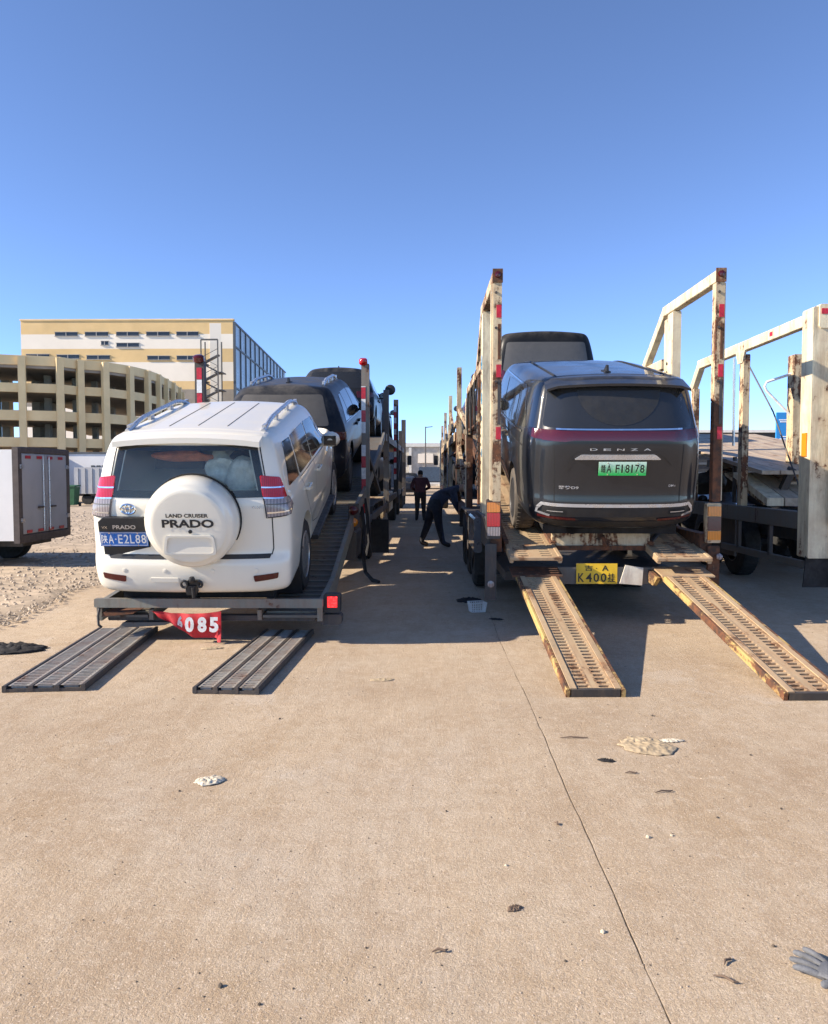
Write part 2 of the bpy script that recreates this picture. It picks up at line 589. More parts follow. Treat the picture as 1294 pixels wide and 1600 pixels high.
def carve(me, cutters):
    """boolean away the cutter meshes (MB); faces left inside a cutter take material 1, 2, ..."""
    o = bpy.data.objects.new('body', me)
    COL.objects.link(o)
    o.data.materials.clear()
    tmp = []
    for k, (mb, mi) in enumerate(cutters):
        cm = bpy.data.meshes.new('cut')
        cm.from_pydata([tuple(p) for p in mb.v], [], mb.f)
        b = bmesh.new(); b.from_mesh(cm)
        bmesh.ops.remove_doubles(b, verts=b.verts, dist=1e-5)
        bmesh.ops.recalc_face_normals(b, faces=b.faces)
        b.to_mesh(cm); b.free()
        for q in range(4):
            cm.materials.append(MATS['wheel_well'])
        for p in cm.polygons:
            p.material_index = mi
        c = bpy.data.objects.new('cut', cm)
        COL.objects.link(c)
        tmp.append(c)
        md = o.modifiers.new('b', 'BOOLEAN')
        md.operation = 'DIFFERENCE'
        md.solver = 'EXACT'
        md.material_mode = 'INDEX'
        md.object = c
    for q in range(4):
        me.materials.append(MATS['wheel_well'])
    dg = bpy.context.evaluated_depsgraph_get()
    out = bpy.data.meshes.new_from_object(o.evaluated_get(dg))
    out.materials.clear()
    bpy.data.objects.remove(o)
    for c in tmp:
        bpy.data.objects.remove(c)
    return out

def rounded(poly, r, n=3):
    out = []
    m = len(poly)
    for i in range(m):
        p = Vector(poly[i]); a = Vector(poly[i - 1]); b = Vector(poly[(i + 1) % m])
        k = min(r, (a - p).length * .45, (b - p).length * .45)
        q0 = p + (a - p).normalized() * k
        q1 = p + (b - p).normalized() * k
        for t in range(n + 1):
            t /= n
            out.append(tuple(q0 * (1 - t) ** 2 + p * 2 * t * (1 - t) + q1 * t * t))
    return out

class Skin:
    """lays pieces on a car's surface: u along U, v up, cast along D"""
    def __init__(s, bvh, D, U, base):
        s.b, s.D, s.U, s.o = bvh, Vector(D).normalized(), Vector(U).normalized(), Vector(base)
    def at(s, u, v, off=0.0):
        o = s.o + s.U * u + Vector((0, 0, 1)) * v
        h = s.b.ray_cast(o, s.D)
        if h[0] is None:
            h = s.b.find_nearest(o + s.D * 2.5)
        return h[0] - s.D * off
    def patch(s, name, poly, mat, parent, off=0.004, step=0.06, skirt=0.012, rnd=0.0, flat=None):
        if rnd:
            poly = rounded(poly, rnd)
        bm = bmesh.new()
        bm.faces.new([bm.verts.new((a, b, 0)) for a, b in poly])
        us = [p[0] for p in poly]; vv = [p[1] for p in poly]
        for ax, lo, hi in ((0, min(us), max(us)), (1, min(vv), max(vv))):
            k = int((hi - lo) / step)
            for q in range(1, k + 1):
                c = lo + (hi - lo) * q / (k + 1)
                co = (c, 0, 0) if ax == 0 else (0, c, 0)
                bmesh.ops.bisect_plane(bm, geom=bm.verts[:] + bm.edges[:] + bm.faces[:], plane_co=co, plane_no=(1, 0, 0) if ax == 0 else (0, 1, 0))
        bmesh.ops.triangulate(bm, faces=bm.faces[:])
        for v in bm.verts:
            v.co = s.at(v.co.x, v.co.y, off)
        edge = [e for e in bm.edges if e.is_boundary]
        for f in bm.faces:
            f.smooth = True
        r = bmesh.ops.extrude_edge_only(bm, edges=edge)
        for g in r['geom']:
            if isinstance(g, bmesh.types.BMVert):
                g.co += s.D * (off + skirt)
        bmesh.ops.recalc_face_normals(bm, faces=bm.faces[:])
        me = bpy.data.meshes.new(name)
        bm.to_mesh(me); bm.free()
        # outward facing
        if me.polygons:
            big = max(me.polygons, key=lambda p: p.area if p.use_smooth else 0)
            if big.normal.dot(s.D) > 0:
                me.flip_normals()
        me.set_sharp_from_angle(angle=R(35))
        return obj(name, me, parent, mat)
    def line(s, name, pts, width, mat, parent, off=0.002, step=0.05, closed=False):
        P = []
        pts = [Vector(p) for p in pts]
        if closed:
            pts.append(pts[0])
        for a, b in zip(pts, pts[1:]):
            k = max(1, int((b - a).length / step))
            P += [a + (b - a) * q / k for q in range(k)]
        P.append(pts[-1])
        vs, fs = [], []
        for i, p in enumerate(P):
            d = (P[min(i + 1, len(P) - 1)] - P[max(i - 1, 0)]).normalized()
            nn = Vector((-d.y, d.x)) * width / 2
            for q in (p + nn, p - nn):
                vs.append(s.at(q.x, q.y, off))
        for i in range(len(P) - 1):
            fs.append((2 * i, 2 * i + 1, 2 * i + 3, 2 * i + 2))
        me = bpy.data.meshes.new(name)
        me.from_pydata([tuple(p) for p in vs], [], fs)
        me.update()
        return obj(name, me, parent, mat)
    def text(s, name, body, u0, v0, w, h, mat, parent, off=0.006, bold=0.0, spacing=1.0):
        me = text_mesh(body, bold, spacing)
        xs = [p.co.x for p in me.vertices]; ys = [p.co.y for p in me.vertices]
        x0, x1, y0, y1 = min(xs), max(xs), min(ys), max(ys)
        for p in me.vertices:
            a, b = (p.co.x - x0) / (x1 - x0) * w + u0, (p.co.y - y0) / (y1 - y0) * h + v0
            p.co = s.at(a, b, off)
        me.name = name
        me.update()
        return obj(name, me, parent, mat)

def wheel(name, parent, c, r, w, side, rim='alloy', tyre='rubber', spokes=6):
    """wheel standing at c (centre), outer face towards side (+1 right, -1 left)"""
    x = Vector((side, 0, 0))
    a, b = r, w / 2
    m = MB()
    m.lathe([(a * .62, -b * .9), (a * .80, -b), (a * .93, -b * .96), (a * .985, -b * .7), (a, -b * .35), (a, b * .35), (a * .985, b * .7), (a * .93, b * .96), (a * .80, b), (a * .62, b * .9), (a * .60, b * .5), (a * .60, -b * .5), (a * .62, -b * .9)], c, x, 36)
    for k in range(40):      # tread blocks
        an = 2 * math.pi * k / 40
        d = Vector((0, math.cos(an), math.sin(an)))
        for q in (-.55, 0, .55):
            m.box(Vector(c) + d * a * .996 + x * b * q, (w * .20, a * .10, a * .022), (an - math.pi / 2, 0, 0))
    t = m.build(name, tyre, parent, False)
    m = MB()
    m.lathe([(a * .66, b * .93), (a * .62, b * .98), (a * .585, b * .8), (a * .57, -b * .6)], c, x, 36)
    m.lathe([(a * .58, b * .05), (0.001, b * .05)], c, x, 24, mi=1)
    m.lathe([(a * .17, b * .1), (a * .17, b * .72), (a * .12, b * .80), (0.001, b * .82)], c, x, 20)
    for k in range(spokes):
        an = 2 * math.pi * k / spokes + .3
        d = Vector((0, math.cos(an), math.sin(an)))
        e = Vector((0, -math.sin(an), math.cos(an)))
        for q in (-.05, .05):
            m.beam(Vector(c) + d * a * .12 + x * b * .62, Vector(c) + d * a * .60 + e * a * q * 2 + x * b * .72, a * .09, b * .22, up=x, ch=.004)
    m.build('rim', [rim, 'wheel_well'], t, False)
    return t

def car_base(name, label, spec, loc, pitch, yaw=0.0, group=None, extra_cuts=()):
    """root empty, body with wheel arches, wheels; loc is where the rear axle stands"""
    ya = spec['rear_axle']
    rot = Euler((pitch, 0, yaw))
    root = thing(name, label, 'car', Vector(loc) - rot.to_matrix() @ Vector((0, ya, 0)), rot, group)
    me = loft(spec['levels'], spec['stations'], spec['tA'], spec['tB'], spec['hood'], spec.get('crown', .05), spec.get('corner', .09), spec.get('bulge', .05), spec.get('belt', 5), spec.get('sub', 3))
    bvh = bvh_of(me)
    W = spec['half']
    cuts = []
    arches = []
    for y in (ya, ya + spec['wheelbase']):
        for s in (-1, 1):
            m = MB()
            rr = spec['wheel_r'] * spec.get('arch', 1.17)
            m.cyl((s * (W - .34), y, spec['wheel_r'] + .02), (s * (W + .3), y, spec['wheel_r'] + .02), rr, n=40)
            cuts.append((m, 1))
    cuts += list(extra_cuts)
    me = carve(me, cuts)
    me.polygons.foreach_set('use_smooth', [True] * len(me.polygons))
    me.set_sharp_from_angle(angle=R(38))
    body = obj('body', me, root, [spec['paint'], 'wheel_well', spec.get('inner', 'interior_grey'), 'black_plastic'])
    for y in (ya, ya + spec['wheelbase']):
        for s in (-1, 1):
            wheel('wheel', root, (s * (W - .02 - spec['tyre_w'] / 2), y, spec['wheel_r']), spec['wheel_r'], spec['tyre_w'], s, spec.get('rim', 'alloy'), spec.get('tyre', 'rubber'))
    sk = {'rear': Skin(bvh, (0, 1, 0), (1, 0, 0), (0, -3, 0)),
          'left': Skin(bvh, (1, 0, 0), (0, 1, 0), (-3, 0, 0)),
          'right': Skin(bvh, (-1, 0, 0), (0, 1, 0), (3, 0, 0)),
          'front': Skin(bvh, (0, -1, 0), (1, 0, 0), (0, 9, 0)),
          'rcr': Skin(bvh, (-.6, .8, 0), (.8, .6, 0), Vector((W, 0, 0)) - Vector((-.6, .8, 0)) * 3),
          'rcl': Skin(bvh, (.6, .8, 0), (-.8, .6, 0), Vector((-W, 0, 0)) - Vector((.6, .8, 0)) * 3)}
    return root, body, sk, bvh

def roof_at(bvh, x, y):
    h = bvh.ray_cast(Vector((x, y, 5)), Vector((0, 0, -1)))
    return h[0] if h[0] is not None else Vector((x, y, 1.7))

def shark_fin(root, bvh, y, mat):
    p = roof_at(bvh, 0, y)
    m = MB()
    m.prism([(-.10, -.01), (.10, -.01), (.03, .03), (-.035, .075), (-.07, .07)], p + Vector((-.012, 0, 0)), (0, 1, 0), (0, 0, 1), (.024, 0, 0))
    m.box(p + Vector((0, 0, .0)), (.06, .22, .02))
    return m.build('roof_aerial', mat, root, False)

def roof_rails(root, bvh, x, y0, y1, mat, h=.075):
    for s in (-1, 1):
        m = MB()
        pts = []
        for q in range(13):
            t = q / 12
            y = y0 + (y1 - y0) * t
            z = h * min(1, min(t, 1 - t) * 4.5)
            p = roof_at(bvh, s * x, y)
            pts.append(p + Vector((0, 0, z + .0)))
        m.tube(pts, .024, 8)
        for t in (.05, .34, .66, .95):
            y = y0 + (y1 - y0) * t
            p = roof_at(bvh, s * x, y)
            m.box(p + Vector((0, 0, h * .4)), (.034, .11, h * .9))
        m.build('roof_rail', mat, root, False)

def mirror(root, sk, W, y, z, mat):
    for s in (-1, 1):
        m = MB()
        c = Vector((s * (W + .10), y, z))
        m.lathe([(.03, -.09), (.075, -.075), (.095, -.02), (.085, .05), (.03, .09)], c, (0, 1, .1), 14)
        for v in m.v:
            v.x = c.x + (v.x - c.x) * 1.25
        m.beam(c + Vector((-s * .05, 0, -.06)), c + Vector((-s * .2, .03, -.08)), .05, .04)
        o = m.build('mirror', mat, root, False)
        g = MB()
        g.box(c + Vector((0, -.088, 0)), (.15, .006, .12))
        g.build('mirror_glass', 'tinted_glass', o, False)

def side_glass(root, sk, panes, mat='tinted_glass', trim='black_plastic'):
    for k in ('left', 'right'):
        for poly in panes:
            sk[k].patch('side_window', poly, mat, root, off=.004, rnd=.03, step=.09)

def door_seams(root, sk, lines, w=.007):
    for k in ('left', 'right'):
        for pts in lines:
            sk[k].line('door_seam', pts, w, 'seam_black', root)

def handles(root, sk, W, spots, mat):
    for s, k in ((-1, 'left'), (1, 'right')):
        for y, z in spots:
            p = sk[k].at(y, z)
            m = MB()
            m.beam(p + Vector((s * .03, -.10, 0)), p + Vector((s * .03, .10, 0)), .022, .03, ch=.01)
            m.box(p + Vector((s * .012, -.09, 0)), (.04, .03, .026))
            m.box(p + Vector((s * .012, .09, 0)), (.04, .03, .026))
            m.build('door_handle', mat, root, False)

def flat_plate(root, p, n, w, h, plate, items, ink, rim=None, frame='plate_white', curl=0.0):
    """number plate centred at p (local), facing -y with a slight lean; items: (text, x0, y0, w, h)"""
    up = Vector((0, 0, 1))
    m = MB()
    m.box(p, (w, .006, h), ch=.0)
    pl = m.build('number_plate', plate, root, False)
    o = Vector(p) + Vector((-w / 2, -.003, -h / 2))
    if rim:
        m = MB()
        for a, b, c, d in ((0.008, .008, w - .008, .012), (.008, h - .012, w - .008, h - .008), (.008, .012, .012, h - .012), (w - .012, .012, w - .008, h - .012)):
            m.box(o + Vector(((a + c) / 2, -.001, (b + d) / 2)), (c - a, .002, d - b))
        m.build('plate_border', rim, pl, False)
    for tx, x0, y0, tw, th in items:
        lettering('plate_character', tx, o + Vector((x0, -.001, y0)), (1, 0, 0), up, tw, th, ink, pl, bold=.012, thick=.0015)
    for a in (.09, w - .09):
        for b in (.012, h - .012):
            one(lambda m: m.cyl(o + Vector((a, .0, b)), o + Vector((a, -.006, b)), .007, n=8), 'plate_screw', 'chrome', pl, False)
    return pl

# ------------------------------------------------------------------ ground
def ground_mat():
    m, nt, p = _nodes('dusty_concrete')
    tc = nt.nodes.new('ShaderNodeTexCoord')
    v = tc.outputs['Object']
    def mapped(s, r=0):
        mp = nt.nodes.new('ShaderNodeMapping')
        mp.inputs['Scale'].default_value = s
        mp.inputs['Rotation'].default_value = (0, 0, r)
        nt.links.new(v, mp.inputs['Vector'])
        return mp.outputs['Vector']
    big = _noise(nt, v, 0.42, 6, 0.62, 0.5)
    mid = _noise(nt, v, 2.1, 6, 0.65, 0.3)
    fine = _noise(nt, v, 55, 4, 0.7)
    grit = _noise(nt, v, 190, 3, 0.7)
    sweepn = _noise(nt, mapped((9, 1.3, 1), R(52)), 1.0, 5, 0.65, 0.6)
    sweep2 = _noise(nt, mapped((8, 1.2, 1), R(-40)), 1.0, 5, 0.65, 0.6)
    c = _mix(nt, _ramp(nt, big, 0.38, 0.62), (0.409, 0.305, 0.198), (0.620, 0.498, 0.349))
    c = _mix(nt, _ramp(nt, mid, 0.38, 0.66, 0, 0.75), c, (0.568, 0.471, 0.341))
    c = _mix(nt, _ramp(nt, _noise(nt, v, 0.9, 6, 0.7, 0.8), 0.54, 0.66, 0, 0.6), c, (0.422, 0.301, 0.173))
    c = _mix(nt, _ramp(nt, _noise(nt, mapped((1, .7, 1), 1.1), 0.33, 5, 0.6, 0.6), 0.56, 0.66, 0, 0.5), c, (0.562, 0.501, 0.411))
    c = _mix(nt, _ramp(nt, sweepn, 0.46, 0.68, 0, 0.30), c, (0.386, 0.278, 0.168))
    c = _mix(nt, _ramp(nt, sweep2, 0.50, 0.70, 0, 0.30), c, (0.680, 0.559, 0.411))
    fan = nt.nodes.new('ShaderNodeTexWave')
    fan.wave_type = 'RINGS'
    fan.rings_direction = 'Z'
    fan.inputs['Scale'].default_value = 3.2
    fan.inputs['Distortion'].default_value = 9.0
    fan.inputs['Detail'].default_value = 5
    fan.inputs['Detail Scale'].default_value = 2.5
    mpf = nt.nodes.new('ShaderNodeMapping')
    mpf.inputs['Location'].default_value = (6.5, 1.5, 0)
    nt.links.new(v, mpf.inputs['Vector'])
    nt.links.new(mpf.outputs[0], fan.inputs['Vector'])
    fm = _math(nt, 'MULTIPLY', _ramp(nt, fan.outputs['Fac'], 0.50, 0.95), _ramp(nt, _noise(nt, v, 0.8, 4, 0.6), 0.48, 0.64, 0, 0.22))
    c = _mix(nt, fm, c, (0.353, 0.247, 0.149))
    c = _mix(nt, _ramp(nt, _noise(nt, v, 7, 5, 0.7, 0.4), 0.42, 0.66, 0, 0.45), c, (0.386, 0.278, 0.168))
    c = _mix(nt, _ramp(nt, _noise(nt, v, 16, 5, 0.7, 0.2), 0.50, 0.68, 0, 0.5), c, (0.680, 0.570, 0.434))
    c = _mix(nt, _ramp(nt, _noise(nt, v, 0.55, 7, 0.72, 1.2), 0.60, 0.64, 0, 0.38), c, (0.644, 0.565, 0.459))
    c = _mix(nt, _ramp(nt, _noise(nt, v, 300, 3, 0.75), 0.50, 0.66, 0, 0.75), c, (0.234, 0.165, 0.106))
    c = _mix(nt, _ramp(nt, fine, 0.30, 0.74, 0, 0.50), c, (0.305, 0.207, 0.125))
    c = _mix(nt, _ramp(nt, grit, 0.56, 0.66, 0, 0.8), c, (0.176, 0.118, 0.080))
    c = _mix(nt, _ramp(nt, _noise(nt, v, 120, 2, 0.6), 0.58, 0.70, 0, 0.65), c, (0.774, 0.648, 0.521))
    nt.links.new(c, p.inputs['Base Color'])
    p.inputs['Roughness'].default_value = 0.92
    p.inputs['Specular IOR Level'].default_value = 0.25
    h = _math(nt, 'ADD', _math(nt, 'MULTIPLY', fine, 0.55), _math(nt, 'ADD', _math(nt, 'MULTIPLY', grit, 0.35), _math(nt, 'ADD', _math(nt, 'MULTIPLY', mid, 0.8), _math(nt, 'MULTIPLY', _math(nt, 'ADD', sweepn, sweep2), 0.2))))
    _bump(nt, p, h, 0.8, 0.012)
    MATS['dusty_concrete'] = m
ground_mat()
plain('joint_dirt', (0.27, 0.205, 0.14), 0.95, var=0.4, scale=20)
plain('gravel_earth', (0.46, 0.36, 0.25), 0.95, var=0.45, scale=3.0, bump=0.6)
plain('stone', (0.48, 0.39, 0.29), 0.9, var=0.5, scale=0.9)
rnd = random.Random(5)
# concrete: one sheet with a real groove along the slab joint; x columns around it
ys = [-6 + .12 * k for k in range(int(24 / .12))] + [18 + 2.0 * k for k in range(12)] + [60, 120, 300, 800, 2500]
cols = []
vs, fs = [], []
wob = 0
for y in ys:
    wob = wob * .80 + rnd.uniform(-.0045, .0045)
    cx = .70 + .011 * math.sin(y * .6) + wob + .0085 * (y - 2) * (.75 if y < 9 else 0)
    w = .0016 + rnd.uniform(-.0008, .0022)
    row = [(-2500 if y > 100 else -60, 0), (-5, 0), (-2, 0), (0, 0), (cx - w - .004, 0), (cx - w, -.0005), (cx - w * .7, -.010), (cx + w * .7, -.010), (cx + w, -.0005), (cx + w + .004, 0), (2, 0), (5, 0), (2500 if y > 100 else 60, 0)]
    cols.append(row)
    vs += [(x, y, z) for x, z in row]
n = len(cols[0])
me = bpy.data.meshes.new('ground')
for i in range(len(ys) - 1):
    for k in range(n - 1):
        a = i * n + k
        fs.append((a, a + 1, a + n + 1, a + n))
me.from_pydata(vs, [], fs)
me.update()
g = obj('ground', me, None, ['dusty_concrete', 'joint_dirt'])
for i, p in enumerate(me.polygons):
    if i % (n - 1) in (5, 6, 7):
        p.material_index = 1
tag(g, None, None, kind='structure')

# gravel yard left of the concrete
def edge_x(y):
    return -4.62 - .045 * (y - 8) + .10 * math.sin(y * 1.7) + .05 * math.sin(y * 4.1 + 1)
vs, fs = [], []
yy = [3 + .25 * k for k in range(110)] + [31 + 2 * k for k in range(20)]
for y in yy:
    e = edge_x(y)
    for k, x in enumerate([e, e - .12, e - .3, e - .6, e - 1, e - 1.5, e - 2.2, e - 3, e - 4, e - 5.5, e - 8, e - 12, e - 20, e - 45]):
        z = .004 if k == 0 else .008 + .016 * (math.sin(x * 1.3 + y * 1.1) * math.sin(y * .9 - x * .7) + 1) + rnd.uniform(0, .008)
        vs.append((x, y, z))
for i in range(len(yy) - 1):
    for k in range(13):
        a = i * 14 + k
        fs.append((a, a + 14, a + 15, a + 1))
me = bpy.data.meshes.new('gravel_yard')
me.from_pydata(vs, [], fs)
me.polygons.foreach_set('use_smooth', [True] * len(me.polygons))
tag(obj('gravel_yard', me, None, 'gravel_earth'), None, None, kind='structure')

def rocks(name, spots, mat, label, cat, kind):
    vs, fs = [], []
    for x, y, z, r in spots:
        b = len(vs)
        a0 = rnd.uniform(0, 6.28)
        m_ = 5
        vs += [(x + r * rnd.uniform(.8, 1.2) * math.cos(a0 + 6.28 * k / m_), y + r * rnd.uniform(.8, 1.2) * math.sin(a0 + 6.28 * k / m_), z - r * .2) for k in range(m_)]
        vs += [(x + .75 * r * rnd.uniform(.7, 1.1) * math.cos(a0 + .5 + 6.28 * k / m_), y + .75 * r * rnd.uniform(.7, 1.1) * math.sin(a0 + .5 + 6.28 * k / m_), z + r * rnd.uniform(.3, .6)) for k in range(m_)]
        vs.append((x, y, z + r * rnd.uniform(.5, .8)))
        for k in range(m_):
            q = (k + 1) % m_
            fs += [(b + k, b + q, b + m_ + k), (b + q, b + m_ + q, b + m_ + k), (b + m_ + k, b + m_ + q, b + 2 * m_)]
    me = bpy.data.meshes.new(name)
    me.from_pydata(vs, [], fs)
    me.update()
    o = obj(name, me, None, mat)
    if kind:
        tag(o, label, cat, kind=kind)
    return o
sp = []
for _ in range(14000):
    y = 6 + 34 * rnd.random() ** 1.8
    x = edge_x(y) + .15 - (rnd.random() ** 1.4) * 9
    sp.append((x, y, .012 + .02, rnd.choice((.006, .008, .011, .015, .022)) * (1 + y * .02)))
rocks('gravel', sp, 'stone', 'loose tan gravel scattered over the yard left of the concrete', 'gravel', 'stuff')
sp = []
for _ in range(5200):
    y = .9 + 11 * rnd.random() ** 1.5
    x = rnd.uniform(-.62, .62) * (y + 1.5)
    if x < -4.4:
        continue
    sp.append((x, y, .0005, rnd.choice((.0012, .0015, .002, .0026, .0034)) * (1.0 + .08 * y)))
rocks('grit', sp[::2], 'stone', 'fine grit and sand grains sprinkled over the concrete', 'grit', 'stuff')
plain('dark_stone', (0.11, 0.085, 0.06), 0.9, var=0.4)
rocks('dark_grit', sp[1::2], 'dark_stone', 'dark specks of grit sprinkled over the concrete', 'grit', 'stuff')
plain('pale_stone', (0.52, 0.44, 0.32), 0.9, var=0.25)
# pebbles one can pick out (x, y, radius, pale?)
pe = [(-.64, 2.30, .016, 0), (-.50, 2.22, .010, 0), (.62, 2.60, .016, 1), (.33, 3.05, .012, 1), (.98, 3.3, .018, 1), (1.09, 3.32, .013, 1), (.46, 2.44, .009, 0), (1.18, 2.53, .011, 0), (-1.24, 3.76, .012, 0), (.10, 3.55, .010, 0), (1.7, 3.6, .012, 0), (1.36, 3.5, .012, 0), (-.95, 4.9, .014, 0), (.75, 4.95, .012, 0), (1.85, 4.3, .012, 0), (1.5, 5.0, .016, 0), (-.2, 2.5, .008, 0)]
pl = ['larger dark stone in the bottom left foreground', 'smaller dark stone lowest in the left foreground', 'pale stone close to the left of the concrete joint, near the bottom', 'pale stone alone left of the joint, above the brown flake', 'larger of two pale stones side by side right of the joint', 'smaller of two pale stones side by side right of the joint', 'dark stone left of the joint, lowest beside it', 'dark stone just above the grey glove', 'dark stone left of the white paper scrap', 'dark stone alone in the middle of the bare concrete', 'dark stone nearest the right edge of the bare concrete', 'dark stone between the two pale stones and the right edge', 'dark stone between the white paper scrap and the loose ramp', 'dark stone touching the joint in front of the left yellow ramp', 'dark stone right of the dusty tan rag', 'dark stone between the tan rag and the right yellow ramp', 'small dark stone left of the splinter at the bottom centre']
for k, (x, y, r, pale) in enumerate(pe):
    o = rocks('pebble', [(0, 0, r * .2, r * .65)], 'pale_stone' if pale else 'dark_stone', None, None, None)
    o.location = (x, y, 0)
    tag(o, pl[k], 'stone', 'pale pebbles on the concrete' if pale else 'dark pebbles on the concrete')

# ------------------------------------------------------------------ litter
plain('paper_white', (0.56, 0.50, 0.39), 0.8, var=0.2, scale=20)
plain('rag_tan', (0.42, 0.325, 0.205), 0.9, var=0.35, scale=16)
plain('rag_black', (0.022, 0.020, 0.020), 0.9, var=0.5, scale=16)
plain('twig', (0.16, 0.11, 0.075), 0.9, var=0.3)
def sheet(name, label, cat, loc, w, d, h, mat, seed, rz=0.0, n=22, jag=.22, folds=9):
    """crumpled cloth or paper lying on the ground, edge uneven, with thickness"""
    r = random.Random(seed)
    wv = [(r.uniform(-26, 26) / w, r.uniform(-26, 26) / d, r.uniform(0, 6), r.uniform(.3, 1)) for _ in range(folds)]
    edge = [1 + r.uniform(-jag, jag * .3) for _ in range(24)]
    vs, fs = [], []
    for i in range(n + 1):
        for j in range(n + 1):
            a, b = (i / n * 2 - 1), (j / n * 2 - 1)
            rad, ang = max(abs(a), abs(b)), math.atan2(b, a)
            k = (ang + math.pi) / (2 * math.pi) * 24
            e = edge[int(k) % 24] * (1 - k % 1) + edge[(int(k) + 1) % 24] * (k % 1)
            l = math.hypot(a, b) or 1
            sc = rad / l * e
            x, y = a * sc * w / 2, b * sc * d / 2
            z = sum(c * (1 - abs(math.sin(x * p + y * q + f + 1.5 * math.sin(y * p * .6)))) ** 1.5 for p, q, f, c in wv) / folds * h * (1.1 - .85 * rad ** 4) * 1.6 + .0015
            vs.append((x, y, z))
    for i in range(n):
        for j in range(n):
            a = i * (n + 1) + j
            fs.append((a, a + n + 1, a + n + 2, a + 1))
    me = bpy.data.meshes.new(name)
    me.from_pydata(vs, [], fs)
    me.polygons.foreach_set('use_smooth', [True] * len(me.polygons))
    o = obj(name, me, None, mat)
    md = o.modifiers.new('t', 'SOLIDIFY')
    md.thickness = .002
    o.location = loc
    o.rotation_euler = (0, 0, rz)
    return tag(o, label, cat)
sheet('flat_scrap', 'crumpled white scrap of paper on the concrete in the left foreground', 'paper', (-1.12, 3.88, .001), .16, .12, .035, 'paper_white', 3, .3, jag=.2, folds=9)
sheet('rag', 'dusty tan rag lying spread on the concrete in front of the ramps', 'rag', (1.30, 4.43, .001), .33, .34, .04, 'rag_tan', 8, .4, folds=22, jag=.18, n=44)
sheet('rag', 'small pale strip of cloth at the corner of the tan rag', 'rag', (1.47, 4.52, .001), .16, .06, .03, 'paper_white', 12, .1)
sheet('rag', 'black oily rag heaped at the left edge behind the grating ramp', 'rag', (-3.78, 6.80, .001), .72, .36, .13, 'rag_black', 21, .1, folds=9)
sheet('rag', 'black rag in the shade between the carriers, behind the white basket', 'rag', (.55, 9.55, .001), .36, .30, .07, 'rag_black', 31, .5, folds=8)
sheet('rag', 'small black scrap in the shade, right of the white basket', 'rag', (.78, 8.33, .001), .17, .10, .03, 'rag_black', 33, -.4, folds=8)
sheet('rag', 'tiny dark scrap beside the dusty tan rag', 'rag', (1.01, 4.20, .001), .10, .05, .018, 'rag_black', 41, -.2, folds=8)
sheet('flat_scrap', 'scrap of pale paper on the concrete between the two loose ramps', 'paper', (-1.95, 6.9, .001), .20, .09, .02, 'rag_tan', 51, .2)
sheet('flat_scrap', 'thin pale scrap on the concrete in the middle, in front of the shadow edge', 'paper', (-.33, 5.85, .001), .20, .08, .02, 'rag_tan', 52, .1)
for k, (x, y, L, a, lb) in enumerate(((.90, 4.56, .17, .05, 'brown stick lying left of the tan rag'), (1.10, 4.02, .07, .1, 'short dark twig on the concrete in front of the tan rag'), (1.20, 3.78, .10, .25, 'thin pale twig on the bare concrete, nearest the tan rag\'s front'), (.05, 2.48, .055, .2, 'dark splinter lying on the concrete at the bottom centre'), (.99, 2.44, .05, .8, 'brown splinter beside the grey glove'), (.95, 2.35, .075, -.5, 'grey splinter left of the glove\'s fingers'), (.60, 3.42, .03, -1.0, 'short twig right beside the concrete joint'))):
    t = one(lambda m: m.tube([(-L / 2, 0, .006), (-L * .1, .006, .010), (L * .3, -.004, .008), (L / 2, .004, .006)], [.002, .0045, .004, .002], 6), 'stick', 'twig')
    t.location = (x, y, 0)
    t.rotation_euler = (0, 0, a)
    tag(t, lb, 'stick')
# dark crumpled flake added in place of a small pit in the slab
sheet('flat_scrap', 'brown flake standing in for a small pit in the concrete in the centre foreground', 'pit', (.33, 2.74, .001), .07, .04, .02, 'twig', 61, .5)
# work glove
plain('glove_rubber', (0.13, 0.135, 0.145), 0.75, var=0.35, scale=30, bump=0.4)
plain('glove_knit', (0.55, 0.50, 0.40), 0.95, var=0.2, scale=60, bump=0.5)
gl = thing('work_glove', 'grey rubber-palmed work glove lying at the bottom right edge', 'glove', (1.335, 2.33, 0), (0, 0, R(-44)))
gl.scale = (1.1, 1.1, 1.1)
def finger(m, p0, d, L, r):
    p0, d = Vector(p0), Vector(d).normalized()
    pts, rs = [], []
    for t, rr in ((-.25, .9), (0, 1), (.3, 1.05), (.6, 1), (.85, .85), (.96, .6), (1, .2)):
        q = p0 + d * L * t
        q.z = .014 + .006 * math.sin(t * 2.6)
        pts.append(q); rs.append(r * rr)
    m.tube(pts, rs, 10)
    return m
m = MB()
pts = [(.085, -.005, .016), (.06, 0, .019), (.02, 0, .021), (-.02, 0, .019), (-.045, 0, .014)]
vsr = []
N_ = 16
for (x, y, z), hw, hh in zip(pts, (.040, .047, .046, .042, .036), (.010, .013, .014, .013, .008)):
    vsr += [(x, y + hw * math.cos(6.283 * k / N_), max(.002, z + hh * math.sin(6.283 * k / N_))) for k in range(N_)]
m.add(vsr, [(i * N_ + k, i * N_ + (k + 1) % N_, (i + 1) * N_ + (k + 1) % N_, (i + 1) * N_ + k) for i in range(4) for k in range(N_)] + [tuple(range(N_)), tuple(range(5 * N_ - 1, 4 * N_ - 1, -1))], True)
palm = m
for y, L, a in ((.036, .075, .30), (.012, .088, .10), (-.013, .084, -.10), (-.036, .066, -.32)):
    finger(palm, (.08, y, .014), (1, a, 0), L, .0100)
finger(palm, (.015, -.042, .014), (.75, -.75, 0), .06, .0125)
for v in palm.v:
    v.x *= -1
palm.f = [tuple(reversed(f)) for f in palm.f]
